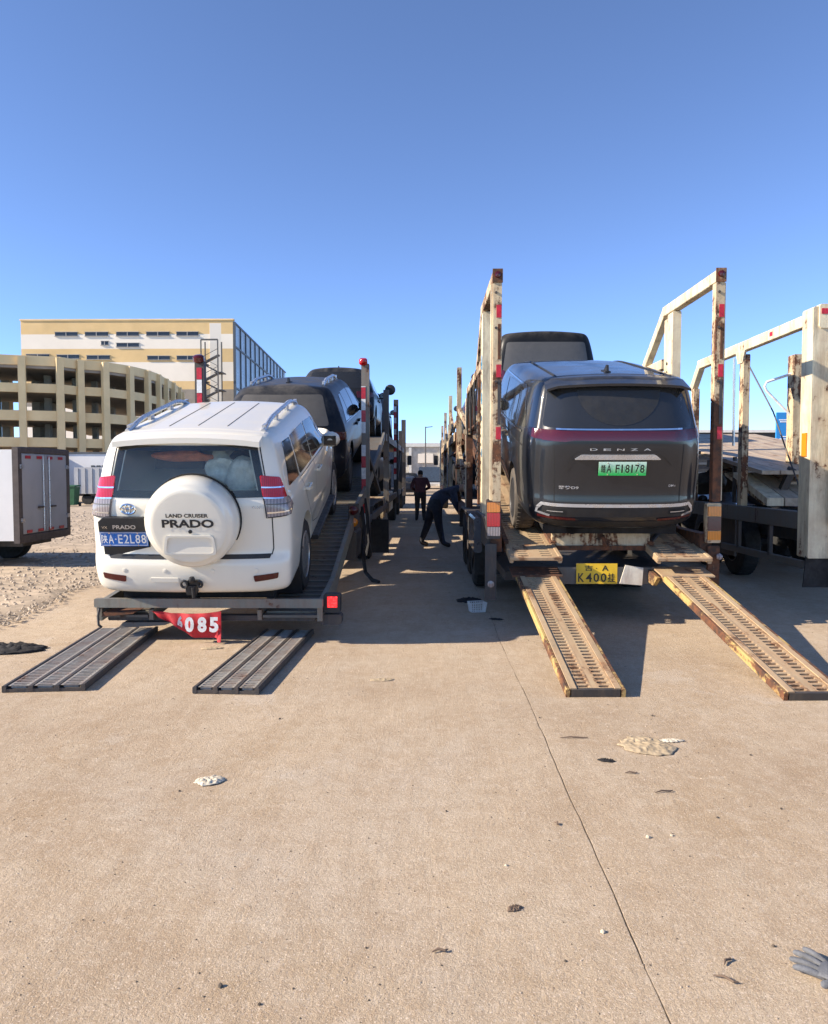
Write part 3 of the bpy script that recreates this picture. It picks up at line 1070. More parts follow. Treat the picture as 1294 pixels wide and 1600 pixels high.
palm.build('palm', 'glove_rubber', gl, False)
m = MB()
vsr = []
for x, hw, hh in ((.03, .046, .013), (.05, .045, .011), (.075, .046, .010), (.10, .049, .009)):
    vsr += [(x, hw * math.cos(6.283 * k / N_), max(.001, .013 + hh * math.sin(6.283 * k / N_))) for k in range(N_)]
m.add(vsr, [(i * N_ + k, i * N_ + (k + 1) % N_, (i + 1) * N_ + (k + 1) % N_, (i + 1) * N_ + k) for i in range(3) for k in range(N_)], True)
m.build('knit_cuff', 'glove_knit', gl, False)
# white plastic basket
plain('basket_plastic', (0.62, 0.62, 0.60), 0.5, var=0.15)
bk = thing('plastic_basket', 'small white plastic lattice basket standing in the shade between the carriers', 'basket', (.60, 8.80, 0), (0, 0, .25))
for k in range(9):
    t = k / 8
    x0, x1 = -.08 + .16 * t, -.095 + .19 * t
    for s in (-1, 1):
        one(lambda m: m.beam((x0, s * .055, .005), (x1, s * .068, .115), .007, .005), 'side_slat', 'basket_plastic', bk, False)
for k in range(7):
    t = k / 6
    for s in (-1, 1):
        one(lambda m: m.beam((s * .08, -.055 + .11 * t, .005), (s * .095, -.068 + .136 * t, .115), .005, .007), 'end_slat', 'basket_plastic', bk, False)
for z, f in ((.03, .02), (.055, .045), (.08, .07), (.115, 1)):
    w_, d_ = .08 + .015 * z / .115, .055 + .013 * z / .115
    one(lambda m: m.tube([(w_ * a, d_ * b, z) for a, b in ((-1, -1), (1, -1), (1, 1), (-1, 1), (-1, -1))], .005 if f == 1 else .003, 6), 'hoop', 'basket_plastic', bk, False)
one(lambda m: m.box((0, 0, .006), (.16, .11, .006)), 'bottom', 'basket_plastic', bk, False)

# ------------------------------------------------------------------ the white off-road car
ST = [(0, .985), (.03, 1), (.10, 1), (.22, 1), (.40, 1)]
def stations(tA, tB, nose=(.985, .95, .84)):
    return ST + [(tA, 1), (tB, 1), ((tB + 1) / 2, nose[0]), (.965, nose[1]), (1, nose[2])]

PR = dict(half=.94, rear_axle=1.05, wheelbase=2.79, wheel_r=.385, tyre_w=.265, paint='white_paint', tA=.60, tB=.735, hood=(1.24, 1.10),
          levels=[(.36, .83, .08, 4.3), (.385, .90, .01, 4.4), (.47, .92, -.02, 4.45), (.685, .93, -.015, 4.45), (.735, .935, .05, 4.42),
                  (1.02, .935, .075, 4.35), (1.19, .925, .085, 4.3), (1.25, .885, .105, 4.3), (1.48, .845, .17, 4.3), (1.725, .775, .24, 4.3), (1.805, .715, .30, 4.3)],
          stations=stations(.60, .735), crown=.045, corner=.065, bulge=.045, belt=7, inner='interior_grey')
WIN = [(-.735, 1.275), (.735, 1.275), (.635, 1.735), (-.635, 1.735)]
_cut = MB()
_cut.prism([(a * .88, 1.30 + (b - 1.30) * .90 + .015) for a, b in WIN], (0, -.4, 0), (1, 0, 0), (0, 0, 1), (0, 1.75, 0))
prado_rear = (-2.19, 8.2, .37)
prado_pitch = math.atan2(.66, 2.71)
pr, pr_body, sk, bv = car_base('offroad_car', 'white off-road car with a spare wheel cover on its tailgate, on the left carrier', PR, prado_rear, prado_pitch, R(.4), extra_cuts=[(_cut, 2)])
PRADO_M = Matrix.Translation(pr.location) @ pr.rotation_euler.to_matrix().to_4x4()
rr = sk['rear']
# rear window: ceramic border, then the glass
rr.patch('rear_window', WIN, 'rear_glass', pr, off=.006, rnd=.05, step=.08, skirt=.002)
for a, b, c, d in ((-.735, 1.275, .735, 1.335), ):
    rr.patch('window_border', [(a, b), (c, b), (c - .02, d), (a + .02, d)], 'black_plastic', pr, off=.003, rnd=.03)
for s in (-1, 1):
    rr.patch('window_border', [(s * .715, 1.33), (s * .65, 1.33), (s * .565, 1.735), (s * .635, 1.735)], 'black_plastic', pr, off=.003)
rr.patch('window_border', [(-.635, 1.735), (.635, 1.735), (.645, 1.69), (-.645, 1.69)], 'black_plastic', pr, off=.003)
# tailgate outline and black step over the bumper
rr.line('tailgate_seam', [(-.745, 1.27), (-.77, 1.1), (-.775, .80), (-.76, .745)], .010, 'seam_black', pr, off=.003)
rr.line('tailgate_seam', [(.745, 1.27), (.77, 1.1), (.775, .80), (.76, .745)], .010, 'seam_black', pr, off=.003)
rr.line('tailgate_seam', [(-.745, 1.27), (-.655, 1.74)], .010, 'seam_black', pr, off=.003)
rr.line('tailgate_seam', [(.745, 1.27), (.655, 1.74)], .010, 'seam_black', pr, off=.003)
rr.patch('bumper_step', [(-.74, .715), (.74, .715), (.76, .755), (-.76, .755)], 'black_plastic', pr, off=.004, step=.05)
for s in (-1, 1):
    rr.patch('rear_reflector', [(s * .60, .50), (s * .81, .525), (s * .82, .58), (s * .59, .56)], 'dark_red_lens', pr, off=.008, rnd=.012)
rr.patch('bumper_recess', [(-.36, .505), (-.10, .505), (-.10, .545), (-.36, .545)], 'white_paint', pr, off=.01, rnd=.01)
for x in (-.60, -.22, .22, .62):
    p = rr.at(x, .61)
    one(lambda m: m.lathe([(.02, 0), (.02, .006), (.012, .008), (.0005, .008)], p + Vector((0, .002, 0)), (0, -1, 0), 14), 'parking_sensor', 'white_paint', pr, False)
# roof spoiler over the window
m = MB()
for k in range(12):
    x0, x1 = -.67 + 1.34 * k / 12, -.67 + 1.34 * (k + 1) / 12
    for x, xx in ((x0, x1),):
        def sp(x):
            t = roof_at(bv, x, .46)
            sag = .05 * (x / .67) ** 2
            return [t + Vector((0, .0, .006)), Vector((x, .17, t.z - .045 + .012)), Vector((x, .165, t.z - .082)), Vector((x, .30, t.z - .095)), t + Vector((0, .06, -.06))]
        A, B = sp(x), sp(xx)
        m.add(A + B, [(q, (q + 1) % 5, 5 + (q + 1) % 5, 5 + q) for q in range(5)], True)
        if k == 0:
            m.add(A, [(0, 1, 2, 3, 4)])
        if k == 11:
            m.add(B, [(4, 3, 2, 1, 0)])
spo = m.build('roof_spoiler', 'white_paint', pr, False, weld=True)
# combination lamps that wrap the corner
for k, s in (('rcr', 1), ('rcl', -1)):
    c = sk[k]
    red = [(-.14, 1.275), (.10, 1.255), (.05, 1.44), (-.13, 1.47)]
    lamp = c.patch('tail_lamp', red, 'red_lens', pr, off=.014, rnd=.02, step=.05, skirt=.02)
    c.patch('reversing_lens', [(-.14, 1.09), (.10, 1.10), (.185, 1.165), (.13, 1.255), (-.14, 1.272)], 'clear_lens', lamp, off=.016, rnd=.03, step=.05, skirt=.02)
    c.line('lamp_bar', [(-.14, 1.365), (.07, 1.35)], .012, 'chrome', lamp, off=.017)
    c.line('lamp_bar', [(-.14, 1.272), (.10, 1.253)], .012, 'chrome', lamp, off=.018)
    c.line('lamp_bar', [(-.13, 1.215), (.12, 1.20)], .008, 'interior_grey', lamp, off=.018)
    c.line('lamp_bar', [(-.13, 1.135), (.12, 1.135)], .014, 'chrome', lamp, off=.018)
    c.line('lamp_edge', [(-.14, 1.272), (-.14, 1.09), (.10, 1.10), (.182, 1.163)], .010, 'black_plastic', lamp, off=.0175)
# spare wheel cover
cc = Vector((.075, -.02, 1.09))
m = MB()
m.lathe([(.30, .17), (.385, .165), (.412, .135), (.418, .05), (.414, -.02), (.405, -.055), (.392, -.078), (.376, -.090), (.350, -.097), (.344, -.107), (.334, -.113), (.30, -.1155), (.15, -.1168), (.0005, -.117)], cc + Vector((0, -.075, 0)), (0, 1, 0), 56)
cov = m.build('spare_wheel_cover', 'white_paint', pr, False, sharp=50, weld=True)
one(lambda m: m.lathe([(.424, .145), (.424, .125), (.405, .125)], cc + Vector((0, -.075, 0)), (0, 1, 0), 56), 'cover_seam', 'seam_black', cov, False)
m = MB()   # scooped grip: a tray let into the face, rim proud
yF = cc.y - .075 - .1165
outer = rounded([(-.235, -.265), (.245, -.265), (.225, -.075), (-.205, -.075)], .045, 4)
inner = rounded([(-.21, -.245), (.22, -.245), (.205, -.095), (-.185, -.095)], .04, 4)
n_ = len(outer)
zz = lambda b: 0.004
A = [Vector((cc.x + a, yF - .003 + .030 * max(0, (-.18 - b)) * 1.6, cc.z + b)) for a, b in outer]
B = [Vector((cc.x + a, yF - .016 + .030 * max(0, (-.18 - b)) * 1.6, cc.z + b)) for a, b in outer]
C = [Vector((cc.x + a, yF - .016 + .030 * max(0, (-.18 - b)), cc.z + b)) for a, b in inner]
D = [Vector((cc.x + a, yF + (.004 if b > -.2 else -.010), cc.z + b)) for a, b in inner]
for P, Q in ((A, B), (B, C), (C, D)):
    m.add(P + Q, [(q, (q + 1) % n_, n_ + (q + 1) % n_, n_ + q) for q in range(n_)], True)
m.add(D, [tuple(range(n_))], False)
m.build('grip_recess', 'white_paint', cov, False, sharp=30)
lettering('cover_lettering', 'LAND CRUISER', (cc.x - .185, yF - .002, cc.z + .085), (1, 0, 0), (0, 0, 1), .375, .036, 'letter_black', cov, bold=.03, thick=.004)
lettering('cover_lettering', 'PRADO', (cc.x - .225, yF - .002, cc.z - .008), (1, 0, 0), (0, 0, 1), .46, .076, 'letter_black', cov, bold=.035, thick=.004)
one(lambda m: m.lathe([(.018, 0), (.016, .01), (.0005, .011)], Vector((cc.x + .02, yF, cc.z - .045)), (0, -1, 0), 14), 'cover_lock', 'letter_black', cov, False)
m = MB()
m.cyl(cc + Vector((0, .02, 0)), cc + Vector((0, .16, 0)), .12, n=16)
m.box(cc + Vector((.15, .10, -.05)), (.3, .05, .12))
m.build('spare_carrier', 'black_plastic', pr, False)
# plate housing
hp = rr.at(-.55, .90)
m = MB()
prof = [(-.24, .748), (.19, .748), (.20, 1.07), (.165, 1.105), (-.21, 1.105), (-.245, 1.07)]
m.prism([(a - .55, b) for a, b in prof], (0, hp.y - .02, 0), (1, 0, 0), (0, 0, 1), (0, .06, 0))
m.prism([(a - .55, b) for a, b in [(-.245, .985), (.20, .985), (.20, 1.08), (.16, 1.115), (-.205, 1.115), (-.245, 1.08)]], (0, hp.y - .075, 0), (1, 0, 0), (0, 0, 1), (0, .05, 0))
ph = m.build('plate_housing', 'black_plastic', pr, False)
lettering('housing_lettering', 'VX', (-.765, hp.y - .076, 1.015), (1, 0, 0), (0, 0, 1), .05, .024, 'chrome', ph, thick=.002)
lettering('housing_lettering', 'PRADO', (-.665, hp.y - .076, 1.012), (1, 0, 0), (0, 0, 1), .21, .038, 'satin_silver', ph, bold=.02, thick=.002)
flat_plate(pr, Vector((-.585, hp.y - .045, .908)), None, .44, .14, 'plate_blue',
           [('陕', .014, .028, .055, .085), ('A', .078, .028, .048, .085), ('·', .138, .062, .014, .014), ('E', .166, .028, .042, .085), ('2', .220, .028, .044, .085), ('L', .276, .028, .040, .085), ('8', .326, .028, .044, .085), ('8', .380, .028, .044, .085)], 'plate_white', rim='plate_white')
# maker's badge: three linked ovals
def oval(m, c, a, b, r, n=28):
    pts = [c + Vector((a * math.cos(2 * math.pi * k / n), 0, b * math.sin(2 * math.pi * k / n))) for k in range(n + 1)]
    m.tube(pts, r, 6)
bp = rr.at(-.545, 1.175, .008)
m = MB()
oval(m, bp, .068, .047, .009)
oval(m, bp + Vector((0, -.001, .022)), .052, .021, .0075)
oval(m, bp + Vector((0, -.002, -.0)), .021, .043, .0075)
m.build('badge', 'chrome', pr, False)
rr.text('badge_lettering', 'VX-NAVI', .585, 1.175, .125, .026, 'satin_silver', pr, off=.005, bold=.02)
# tow hitch and underbody
hb = rr.at(.02, .50)
m = MB()
m.box(hb + Vector((.02, .02, -.0)), (.12, .10, .06), ch=.01)
m.box(hb + Vector((.0, .10, -.06)), (.10, .3, .09), ch=.01)
m.tube([hb + Vector((-.06 + .028 * math.cos(t), -.045, -.0 + .033 * math.sin(t))) for t in [k * math.pi / 6 for k in range(13)]], .012, 6)
m.tube([hb + Vector((.085 + .02 * math.cos(t), -.045, -.0 + .028 * math.sin(t))) for t in [k * math.pi / 6 for k in range(13)]], .012, 6)
m.cyl(hb + Vector((.02, -.05, -.03)), hb + Vector((.02, -.05, -.13)), .016, n=10)
m.lathe([(.0005, .05), (.022, .045), (.03, .02), (.022, -.005), (.014, -.01)], hb + Vector((.02, -.06, .03)), (0, 0, 1), 12)
m.build('tow_hitch', 'black_plastic', pr, False)
m = MB()
m.box((0, .62, .33), (1.45, .9, .16))
m.box((-.25, .30, .26), (.5, .3, .10), ch=.03)
m.cyl((.45, .15, .36), (.45, .9, .36), .05, n=12)
m.box((0, 1.05, .38), (1.5, .12, .12))
m.build('underbody', 'wheel_well', pr, False)
for s in (-1, 1):
    one(lambda m: m.prism([(-.16, .12), (.15, .12), (.13, .42), (-.16, .42)], (s * .78, .60, 0), (1, 0, 0), (0, 0, 1), (0, .02, 0)), 'mud_flap', 'black_plastic', pr, False)
# sides
panes = [[(.42, 1.30), (.98, 1.27), (1.02, 1.66), (.66, 1.68)], [(1.06, 1.27), (1.88, 1.25), (1.88, 1.66), (1.08, 1.665)], [(1.93, 1.25), (2.95, 1.23), (2.55, 1.62), (1.93, 1.66)]]
side_glass(pr, sk, panes)
door_seams(pr, sk, [[(1.90, .55), (1.91, 1.22)], [(1.02, 1.66), (1.0, 1.25), (1.22, .95), (1.55, .60), (1.95, .52), (3.0, .52)], [(2.98, .55), (2.98, 1.22)], [(1.06, 1.24), (2.95, 1.20)]])
handles(pr, sk, .94, [(1.26, 1.08), (2.12, 1.08)], 'white_paint')
mirror(pr, sk, .92, 2.72, 1.30, 'white_paint')
roof_rails(pr, bv, .645, .50, 2.5, 'satin_silver', .06)
for x in (-.28, 0, .28):
    m = MB()
    pts = [roof_at(bv, x, .62 + 1.5 * k / 14) + Vector((0, 0, .001)) for k in range(15)]
    m.tube(pts, .004, 6)
    m.build('roof_groove', 'beige_trim', pr, False)
for k in ('left', 'right'):
    sk[k].line('side_moulding', [(1.55, .66), (2.92, .66)], .06, 'white_paint', pr, off=.012)
    sk[k].patch('fuel_flap', [(.72, 1.02), (.92, 1.02), (.92, 1.18), (.72, 1.18)], 'white_paint', pr, off=.002, rnd=.03) if k == 'left' else None
for s in (-1, 1):   # running boards
    one(lambda m: m.box((s * .90, 2.45, .40), (.16, 1.75, .05), ch=.015), 'running_board', 'black_plastic', pr, False)
# what shows through the back window
def inside(name, label, cat, c):
    return thing(name, label, cat, PRADO_M @ Vector(c), pr.rotation_euler)
for x in (-.40, .40):
    m = MB()
    m.box((x, 1.20, 1.30), (.52, .10, .34), ch=.04)
    m.box((x, 1.20, 1.55), (.26, .09, .16), ch=.04)
    m.build('seat_back', 'interior_grey', pr, False)
def crumple(name, mat, c, r, sq, seed, parent=None, sub=3, amp=.45):
    rnd = random.Random(seed)
    bm = bmesh.new()
    bmesh.ops.create_icosphere(bm, subdivisions=sub, radius=1)
    dirs = [(Vector((rnd.gauss(0, 1), rnd.gauss(0, 1), rnd.gauss(0, 1))).normalized(), rnd.uniform(-1, 1)) for _ in range(26)]
    for v in bm.verts:
        k = 1 + amp * sum(a * max(0, v.co.normalized().dot(d)) ** 8 for d, a in dirs)
        v.co = Vector((v.co.x * sq[0], v.co.y * sq[1], v.co.z * sq[2])) * k * r + Vector(c)
    me = bpy.data.meshes.new(name)
    bm.to_mesh(me); bm.free()
    me.polygons.foreach_set('use_smooth', [True] * len(me.polygons))
    me.set_sharp_from_angle(angle=R(28))
    return obj(name, me, parent, mat)
plain('bag_plastic', (0.85, 0.88, 0.80), 0.25, var=0.3, scale=14)
plain('orange_cloth', (0.85, 0.25, 0.08), 0.8, var=0.3, scale=14)
for nm, lb, ct, mt, c, r, sq, sd in (
        ('plastic_bag', 'crumpled pale plastic bag behind the white car\'s back window, near its right edge', 'bag', 'bag_plastic', (.47, .40, 1.42), .16, (1, .6, 1.05), 3),
        ('plastic_bag', 'greenish plastic bag behind the white car\'s back window, above the spare wheel cover', 'bag', 'bag_plastic', (.22, .45, 1.46), .14, (1, .7, 1.1), 9),
        ('folded_cloth', 'orange cloth lying behind the white car\'s back window', 'cloth', 'orange_cloth', (-.16, .50, 1.58), .17, (1.5, .5, .35), 5)):
    o = crumple(nm, mt, (0, 0, 0), r, sq, sd)
    o.location = PRADO_M @ Vector(c)
    o.rotation_euler = pr.rotation_euler
    tag(o, lb, ct)

# ------------------------------------------------------------------ the dark people carrier
DZ = dict(half=.975, rear_axle=1.14, wheelbase=3.11, wheel_r=.365, tyre_w=.24, paint='dark_grey_paint', tA=.70, tB=.86, hood=(1.10, .95), rim='dark_alloy', tyre='dusty_rubber', arch=1.12,
          levels=[(.27, .78, .18, 5.0), (.33, .90, .07, 5.1), (.42, .955, .01, 5.2), (.60, .965, .0, 5.22), (.66, .965, .035, 5.2),
                  (.98, .975, .05, 5.15), (1.24, .955, .06, 5.1), (1.34, .925, .10, 5.1), (1.56, .885, .19, 5.05), (1.75, .845, .26, 5.0), (1.82, .785, .34, 5.0)],
          stations=[(0, .82), (.022, .89), (.07, .96), (.20, 1), (.40, 1.0), (.70, 1), (.86, 1), (.93, .985), (.965, .95), (1, .84)], crown=.04, corner=.11, bulge=.06, belt=6)
dz_pitch = math.atan2(.66, 3.04)
dz, dz_body, sk, bv = car_base('people_carrier', 'dark grey people carrier with a green number plate on the cream carrier', DZ, (1.98, 9.14, .965), dz_pitch, R(-.5))
rr = sk['rear']
rr.patch('rear_window', [(-.77, 1.355), (.77, 1.355), (.70, 1.74), (-.70, 1.74)], 'tinted_glass', dz, off=.005, rnd=.05, step=.08)
rr.patch('window_sticker', [(.42 * math.cos(R(a)), 1.72 + .34 * math.sin(R(a))) for a in range(180, 361, 12)], 'black_plastic', dz, off=.0085, step=.08)
for k, s in (('rcr', 1), ('rcl', -1)):
    sk[k].patch('corner_lamp', [(-.25, 1.22), (.16, 1.245), (.16, 1.325), (-.25, 1.335)], 'dark_red_lens', dz, off=.008, step=.05, rnd=.02)
lb = rr.patch('light_bar', [(-.77, 1.225), (-.55, 1.22), (-.45, 1.235), (.45, 1.235), (.55, 1.22), (.77, 1.225), (.77, 1.33), (-.77, 1.33)], 'dark_red_lens', dz, off=.012, step=.06, skirt=.02)
rr.line('chrome_strip', [(-.64, 1.345), (.64, 1.345)], .016, 'chrome', lb, off=.016)
m = MB()   # tailgate spoiler
for k in range(14):
    def sp(x):
        t = roof_at(bv, x, .50)
        e = 1 - .35 * max(0, abs(x) / .73 - .82) / .18
        return [t + Vector((0, .0, .008)), Vector((x, .14 + .06 * (x / .73) ** 2, t.z - .06)), Vector((x, .14 + .06 * (x / .73) ** 2, t.z - .085)), Vector((x, .30, t.z - .12 * e)), t + Vector((0, .05, -.06))]
    A, B = sp(-.73 + 1.46 * k / 14), sp(-.73 + 1.46 * (k + 1) / 14)
    m.add(A + B, [(q, (q + 1) % 5, 5 + (q + 1) % 5, 5 + q) for q in range(5)], True)
    if k == 0:
        m.add(A, [(0, 1, 2, 3, 4)])
    if k == 13:
        m.add(B, [(4, 3, 2, 1, 0)])
m.build('roof_spoiler', 'dark_grey_paint', dz, False, weld=True)
rr.line('tailgate_seam', [(-.64, .60), (-.65, .9), (-.66, 1.19)], .008, 'seam_black', dz, off=.002)
rr.line('tailgate_seam', [(.64, .60), (.65, .9), (.66, 1.19)], .008, 'seam_black', dz, off=.002)
# chrome handle, recess, plate
hp = rr.at(0, 1.06)
m = MB()
m.prism(rounded([(-.46, 1.045), (.42, 1.045), (.36, 1.095), (-.38, 1.095)], .02), (0, hp.y - .022, 0), (1, 0, 0), (0, 0, 1), (0, .035, 0))
m.build('tailgate_handle', 'satin_silver', dz, False)
rr.line('tailgate_crease', [(-.55, .93), (-.47, 1.07), (-.42, 1.11), (.40, 1.11), (.46, 1.07), (.55, .98)], .018, 'dark_grey_paint', dz, off=.010)
for k, ch in enumerate('DENZA'):
    rr.text('badge_lettering', ch, -.30 + k * .135, 1.135, .075, .022, 'satin_silver', dz, off=.006, bold=.01)
rr.text('badge_lettering', '腾势D9', -.60, .735, .20, .035, 'satin_silver', dz, off=.006, bold=.015)
rr.text('badge_lettering', 'DM-i', .52, .76, .07, .022, 'satin_silver', dz, off=.006, bold=.01)
pp = rr.at(.02, .96)
flat_plate(dz, Vector((.03, pp.y - .022, .955)), None, .48, .14, 'plate_green',
           [('赣', .022, .028, .048, .085), ('A', .080, .028, .048, .085), ('F', .170, .028, .040, .085), ('1', .228, .028, .015, .085), ('8', .268, .028, .042, .085), ('1', .328, .028, .015, .085), ('7', .366, .028, .042, .085), ('8', .418, .028, .042, .085)], 'plate_black')
one(lambda m: m.box((.03, pp.y + .006, .955), (.47, .04, .13)), 'plate_bracket', 'black_plastic', dz, False)
# bumper trim
for pts, w, mt, of in (([(-.80, .52), (-.76, .57), (.76, .57), (.80, .52)], .034, 'satin_silver', .010), ([(-.80, .52), (-.81, .475), (-.68, .45)], .024, 'satin_silver', .010), ([(.80, .52), (.81, .475), (.68, .45)], .024, 'satin_silver', .010)):
    rr.line('bumper_trim', pts, w, mt, dz, off=of, step=.03)
rr.patch('bumper_panel', [(-.76, .445), (.76, .445), (.75, .545), (-.75, .545)], 'black_plastic', dz, off=.004)
for s in (-1, 1):
    rr.patch('rear_reflector', [(s * .42, .405), (s * .80, .42), (s * .80, .445), (s * .42, .43)], 'dark_red_lens', dz, off=.012, rnd=.008)
    rr.patch('bumper_grille', [(s * .54, .475), (s * .73, .475), (s * .71, .53), (s * .53, .53)], 'seam_black', dz, off=.008, rnd=.012)
    rr.line('grille_bar', [(s * .55, .50), (s * .71, .50)], .008, 'satin_silver', dz, off=.012)
rr.patch('lower_bumper', [(-.74, .32), (.74, .32), (.76, .40), (-.76, .40)], 'black_plastic', dz, off=.006)
m = MB()
m.box((0, .7, .25), (1.4, 1.0, .10)); m.box((0, 1.14, .30), (1.5, .14, .12)); m.cyl((-.4, .2, .26), (-.4, .9, .26), .07)
m.build('underbody', 'wheel_well', dz, False)
# sides: slanted tail pillar with chrome line
panes = [[(.50, 1.30), (1.15, 1.23), (1.30, 1.66), (.98, 1.66)], [(1.20, 1.225), (2.55, 1.19), (2.55, 1.66), (1.35, 1.67)], [(2.62, 1.19), (3.72, 1.14), (3.30, 1.60), (2.62, 1.65)]]
side_glass(dz, sk, panes)
for k in ('left', 'right'):
    sk[k].line('window_chrome', [(.66, 1.235), (3.9, 1.12)], .022, 'chrome', dz, off=.008)
    sk[k].line('window_chrome', [(.64, 1.40), (.96, 1.70), (3.1, 1.70)], .018, 'chrome', dz, off=.008)
    sk[k].line('slide_rail', [(.55, 1.10), (2.6, 1.08)], .014, 'seam_black', dz, off=.003)
door_seams(dz, sk, [[(1.25, 1.2), (1.55, .95), (1.62, .45)], [(2.58, .4), (2.58, 1.2)], [(3.75, .45), (3.72, 1.1)]])
handles(dz, sk, .975, [(2.30, 1.0), (2.80, 1.0)], 'chrome')
mirror(dz, sk, .95, 3.55, 1.20, 'dark_grey_paint')
shark_fin(dz, bv, .85, 'black_plastic')
for s in (-1, 1):
    pts = [roof_at(bv, s * .60, .5 + 2.9 * k / 16) + Vector((0, 0, .004)) for k in range(17)]
    one(lambda m: m.tube(pts, .011, 6), 'roof_strip', 'black_plastic', dz, False)
# black cable and scratches hang over the wing in the photograph: none modelled

# ------------------------------------------------------------------ plainer cars
def generic(name, label, kind, paint_, loc, pitch=0.0, yaw=0.0, rails=None, glass='tinted_glass', group=None, detail=True, sub=2):
    if kind == 'suv':
        sp = dict(half=.93, rear_axle=.95, wheelbase=2.70, wheel_r=.36, tyre_w=.24, tA=.60, tB=.75, hood=(1.12, .96),
                  levels=[(.32, .76, .16, 4.4), (.38, .87, .06, 4.45), (.48, .92, .0, 4.5), (.66, .93, .0, 4.5), (.72, .93, .05, 4.5), (.95, .935, .07, 4.45), (1.10, .905, .10, 4.4), (1.35, .81, .24, 4.4), (1.58, .70, .42, 4.35), (1.64, .62, .50, 4.35)], belt=6, crown=.05, bulge=.08, corner=.12)
        win = [(-.70, 1.13), (.70, 1.13), (.575, 1.555), (-.575, 1.555)]
        panes = [[(.62, 1.14), (1.15, 1.12), (1.2, 1.5), (.98, 1.5)], [(1.2, 1.12), (2.0, 1.1), (2.0, 1.52), (1.24, 1.52)], [(2.05, 1.1), (2.95, 1.08), (2.55, 1.48), (2.05, 1.52)]]
        lamp = [(-.30, .90), (.12, .93), (.16, 1.03), (-.30, 1.06)]
        plz, seam, mz = .80, 2.02, 1.16
    elif kind == 'van':
        sp = dict(half=.95, rear_axle=1.0, wheelbase=3.05, wheel_r=.35, tyre_w=.23, tA=.72, tB=.86, hood=(1.12, .95),
                  levels=[(.30, .80, .10, 4.9), (.36, .90, .04, 4.95), (.46, .94, .0, 5.0), (.62, .945, .0, 5.0), (.68, .945, .03, 5.0), (.95, .95, .04, 4.95), (1.15, .935, .05, 4.9), (1.40, .89, .08, 4.9), (1.78, .81, .14, 4.85), (1.86, .74, .20, 4.85)], belt=6, crown=.05, bulge=.04, corner=.09)
        win = [(-.78, 1.14), (.78, 1.14), (.70, 1.70), (-.70, 1.70)]
        panes = [[(.35, 1.2), (1.15, 1.2), (1.15, 1.66), (.45, 1.66)], [(1.25, 1.2), (2.5, 1.18), (2.5, 1.66), (1.25, 1.66)], [(2.58, 1.18), (3.6, 1.15), (3.3, 1.62), (2.58, 1.66)]]
        lamp = [(-.16, .80), (.08, .80), (.08, 1.2), (-.14, 1.2)]
        plz, seam, mz = .85, 2.54, 1.22
    else:
        sp = dict(half=.90, rear_axle=1.0, wheelbase=2.70, wheel_r=.33, tyre_w=.22, tA=.52, tB=.70, hood=(1.0, .84),
                  levels=[(.28, .74, .16, 4.4), (.33, .85, .05, 4.5), (.45, .89, .0, 4.6), (.60, .90, .0, 4.6), (.66, .90, .03, 4.6), (.86, .90, .05, 4.55), (1.00, .87, .10, 4.5), (1.16, .80, .38, 4.45), (1.36, .66, .85, 4.4), (1.42, .58, 1.1, 4.4)], belt=6, crown=.045, bulge=.08, corner=.12)
        win = [(-.66, 1.06), (.66, 1.06), (.53, 1.36), (-.53, 1.36)]
        panes = [[(1.05, 1.02), (1.95, 1.0), (1.95, 1.32), (1.40, 1.32)], [(2.0, 1.0), (2.9, .98), (2.45, 1.28), (2.0, 1.32)]]
        lamp = [(-.34, .76), (.12, .78), (.14, .90), (-.34, .90)]
        plz, seam, mz = .74, 1.97, 1.03
    sp.update(paint=paint_, stations=stations(sp['tA'], sp['tB']), sub=sub, rim='dark_alloy' if paint_ != 'white_paint' else 'alloy')
    root, body, sk, bv = car_base(name, label, sp, loc, pitch, yaw, group)
    rr = sk['rear']
    rr.patch('rear_window', win, glass, root, off=.005, rnd=.05, step=.1)
    for k in ('rcr', 'rcl'):
        sk[k].patch('tail_lamp', lamp, 'dark_red_lens', root, off=.012, rnd=.03, step=.07, skirt=.02)
    side_glass(root, sk, panes)
    mirror(root, sk, sp['half'] - .02, panes[-1][1][0] - .25, mz, paint_)
    if detail:
        W = sp['half']
        rr.line('tailgate_seam', [(-.70, .72), (-.72, 1.0), (-.70, win[0][1] - .02), (.70, win[0][1] - .02), (.72, 1.0), (.70, .72), (-.70, .72)], .009, 'seam_black', root)
        rr.patch('lower_bumper', [(-.78, .40), (.78, .40), (.80, .52), (-.80, .52)], 'black_plastic', root, off=.006)
        rr.patch('plate_recess', [(-.26, plz - .09), (.26, plz - .09), (.26, plz + .09), (-.26, plz + .09)], 'black_plastic', root, off=.005, rnd=.02)
        rr.line('tailgate_trim', [(-.34, plz + .12), (.34, plz + .12)], .02, 'chrome', root, off=.01)
        door_seams(root, sk, [[(seam, .42), (seam, panes[0][0][1])], [(panes[-1][1][0] + .03, .45), (panes[-1][1][0] + .02, 1.0)]])
        handles(root, sk, W, [(seam - .22, mz - .2), (seam + .24, mz - .2)], paint_)
        for k in ('left', 'right'):
            sk[k].line('window_trim', [(panes[0][0][0] - .05, panes[0][0][1] - .015), (panes[-1][1][0], panes[-1][1][1] - .015)], .014, 'satin_silver', root, off=.008)
        for s in (-1, 1):
            sk['front'].patch('headlamp', [(s * .48, .70), (s * .80, .74), (s * .82, .84), (s * .50, .80)], 'clear_lens', root, off=.01, step=.08)
        sk['front'].patch('grille', [(-.42, .58), (.42, .58), (.45, .78), (-.45, .78)], 'seam_black', root, off=.01, step=.1)
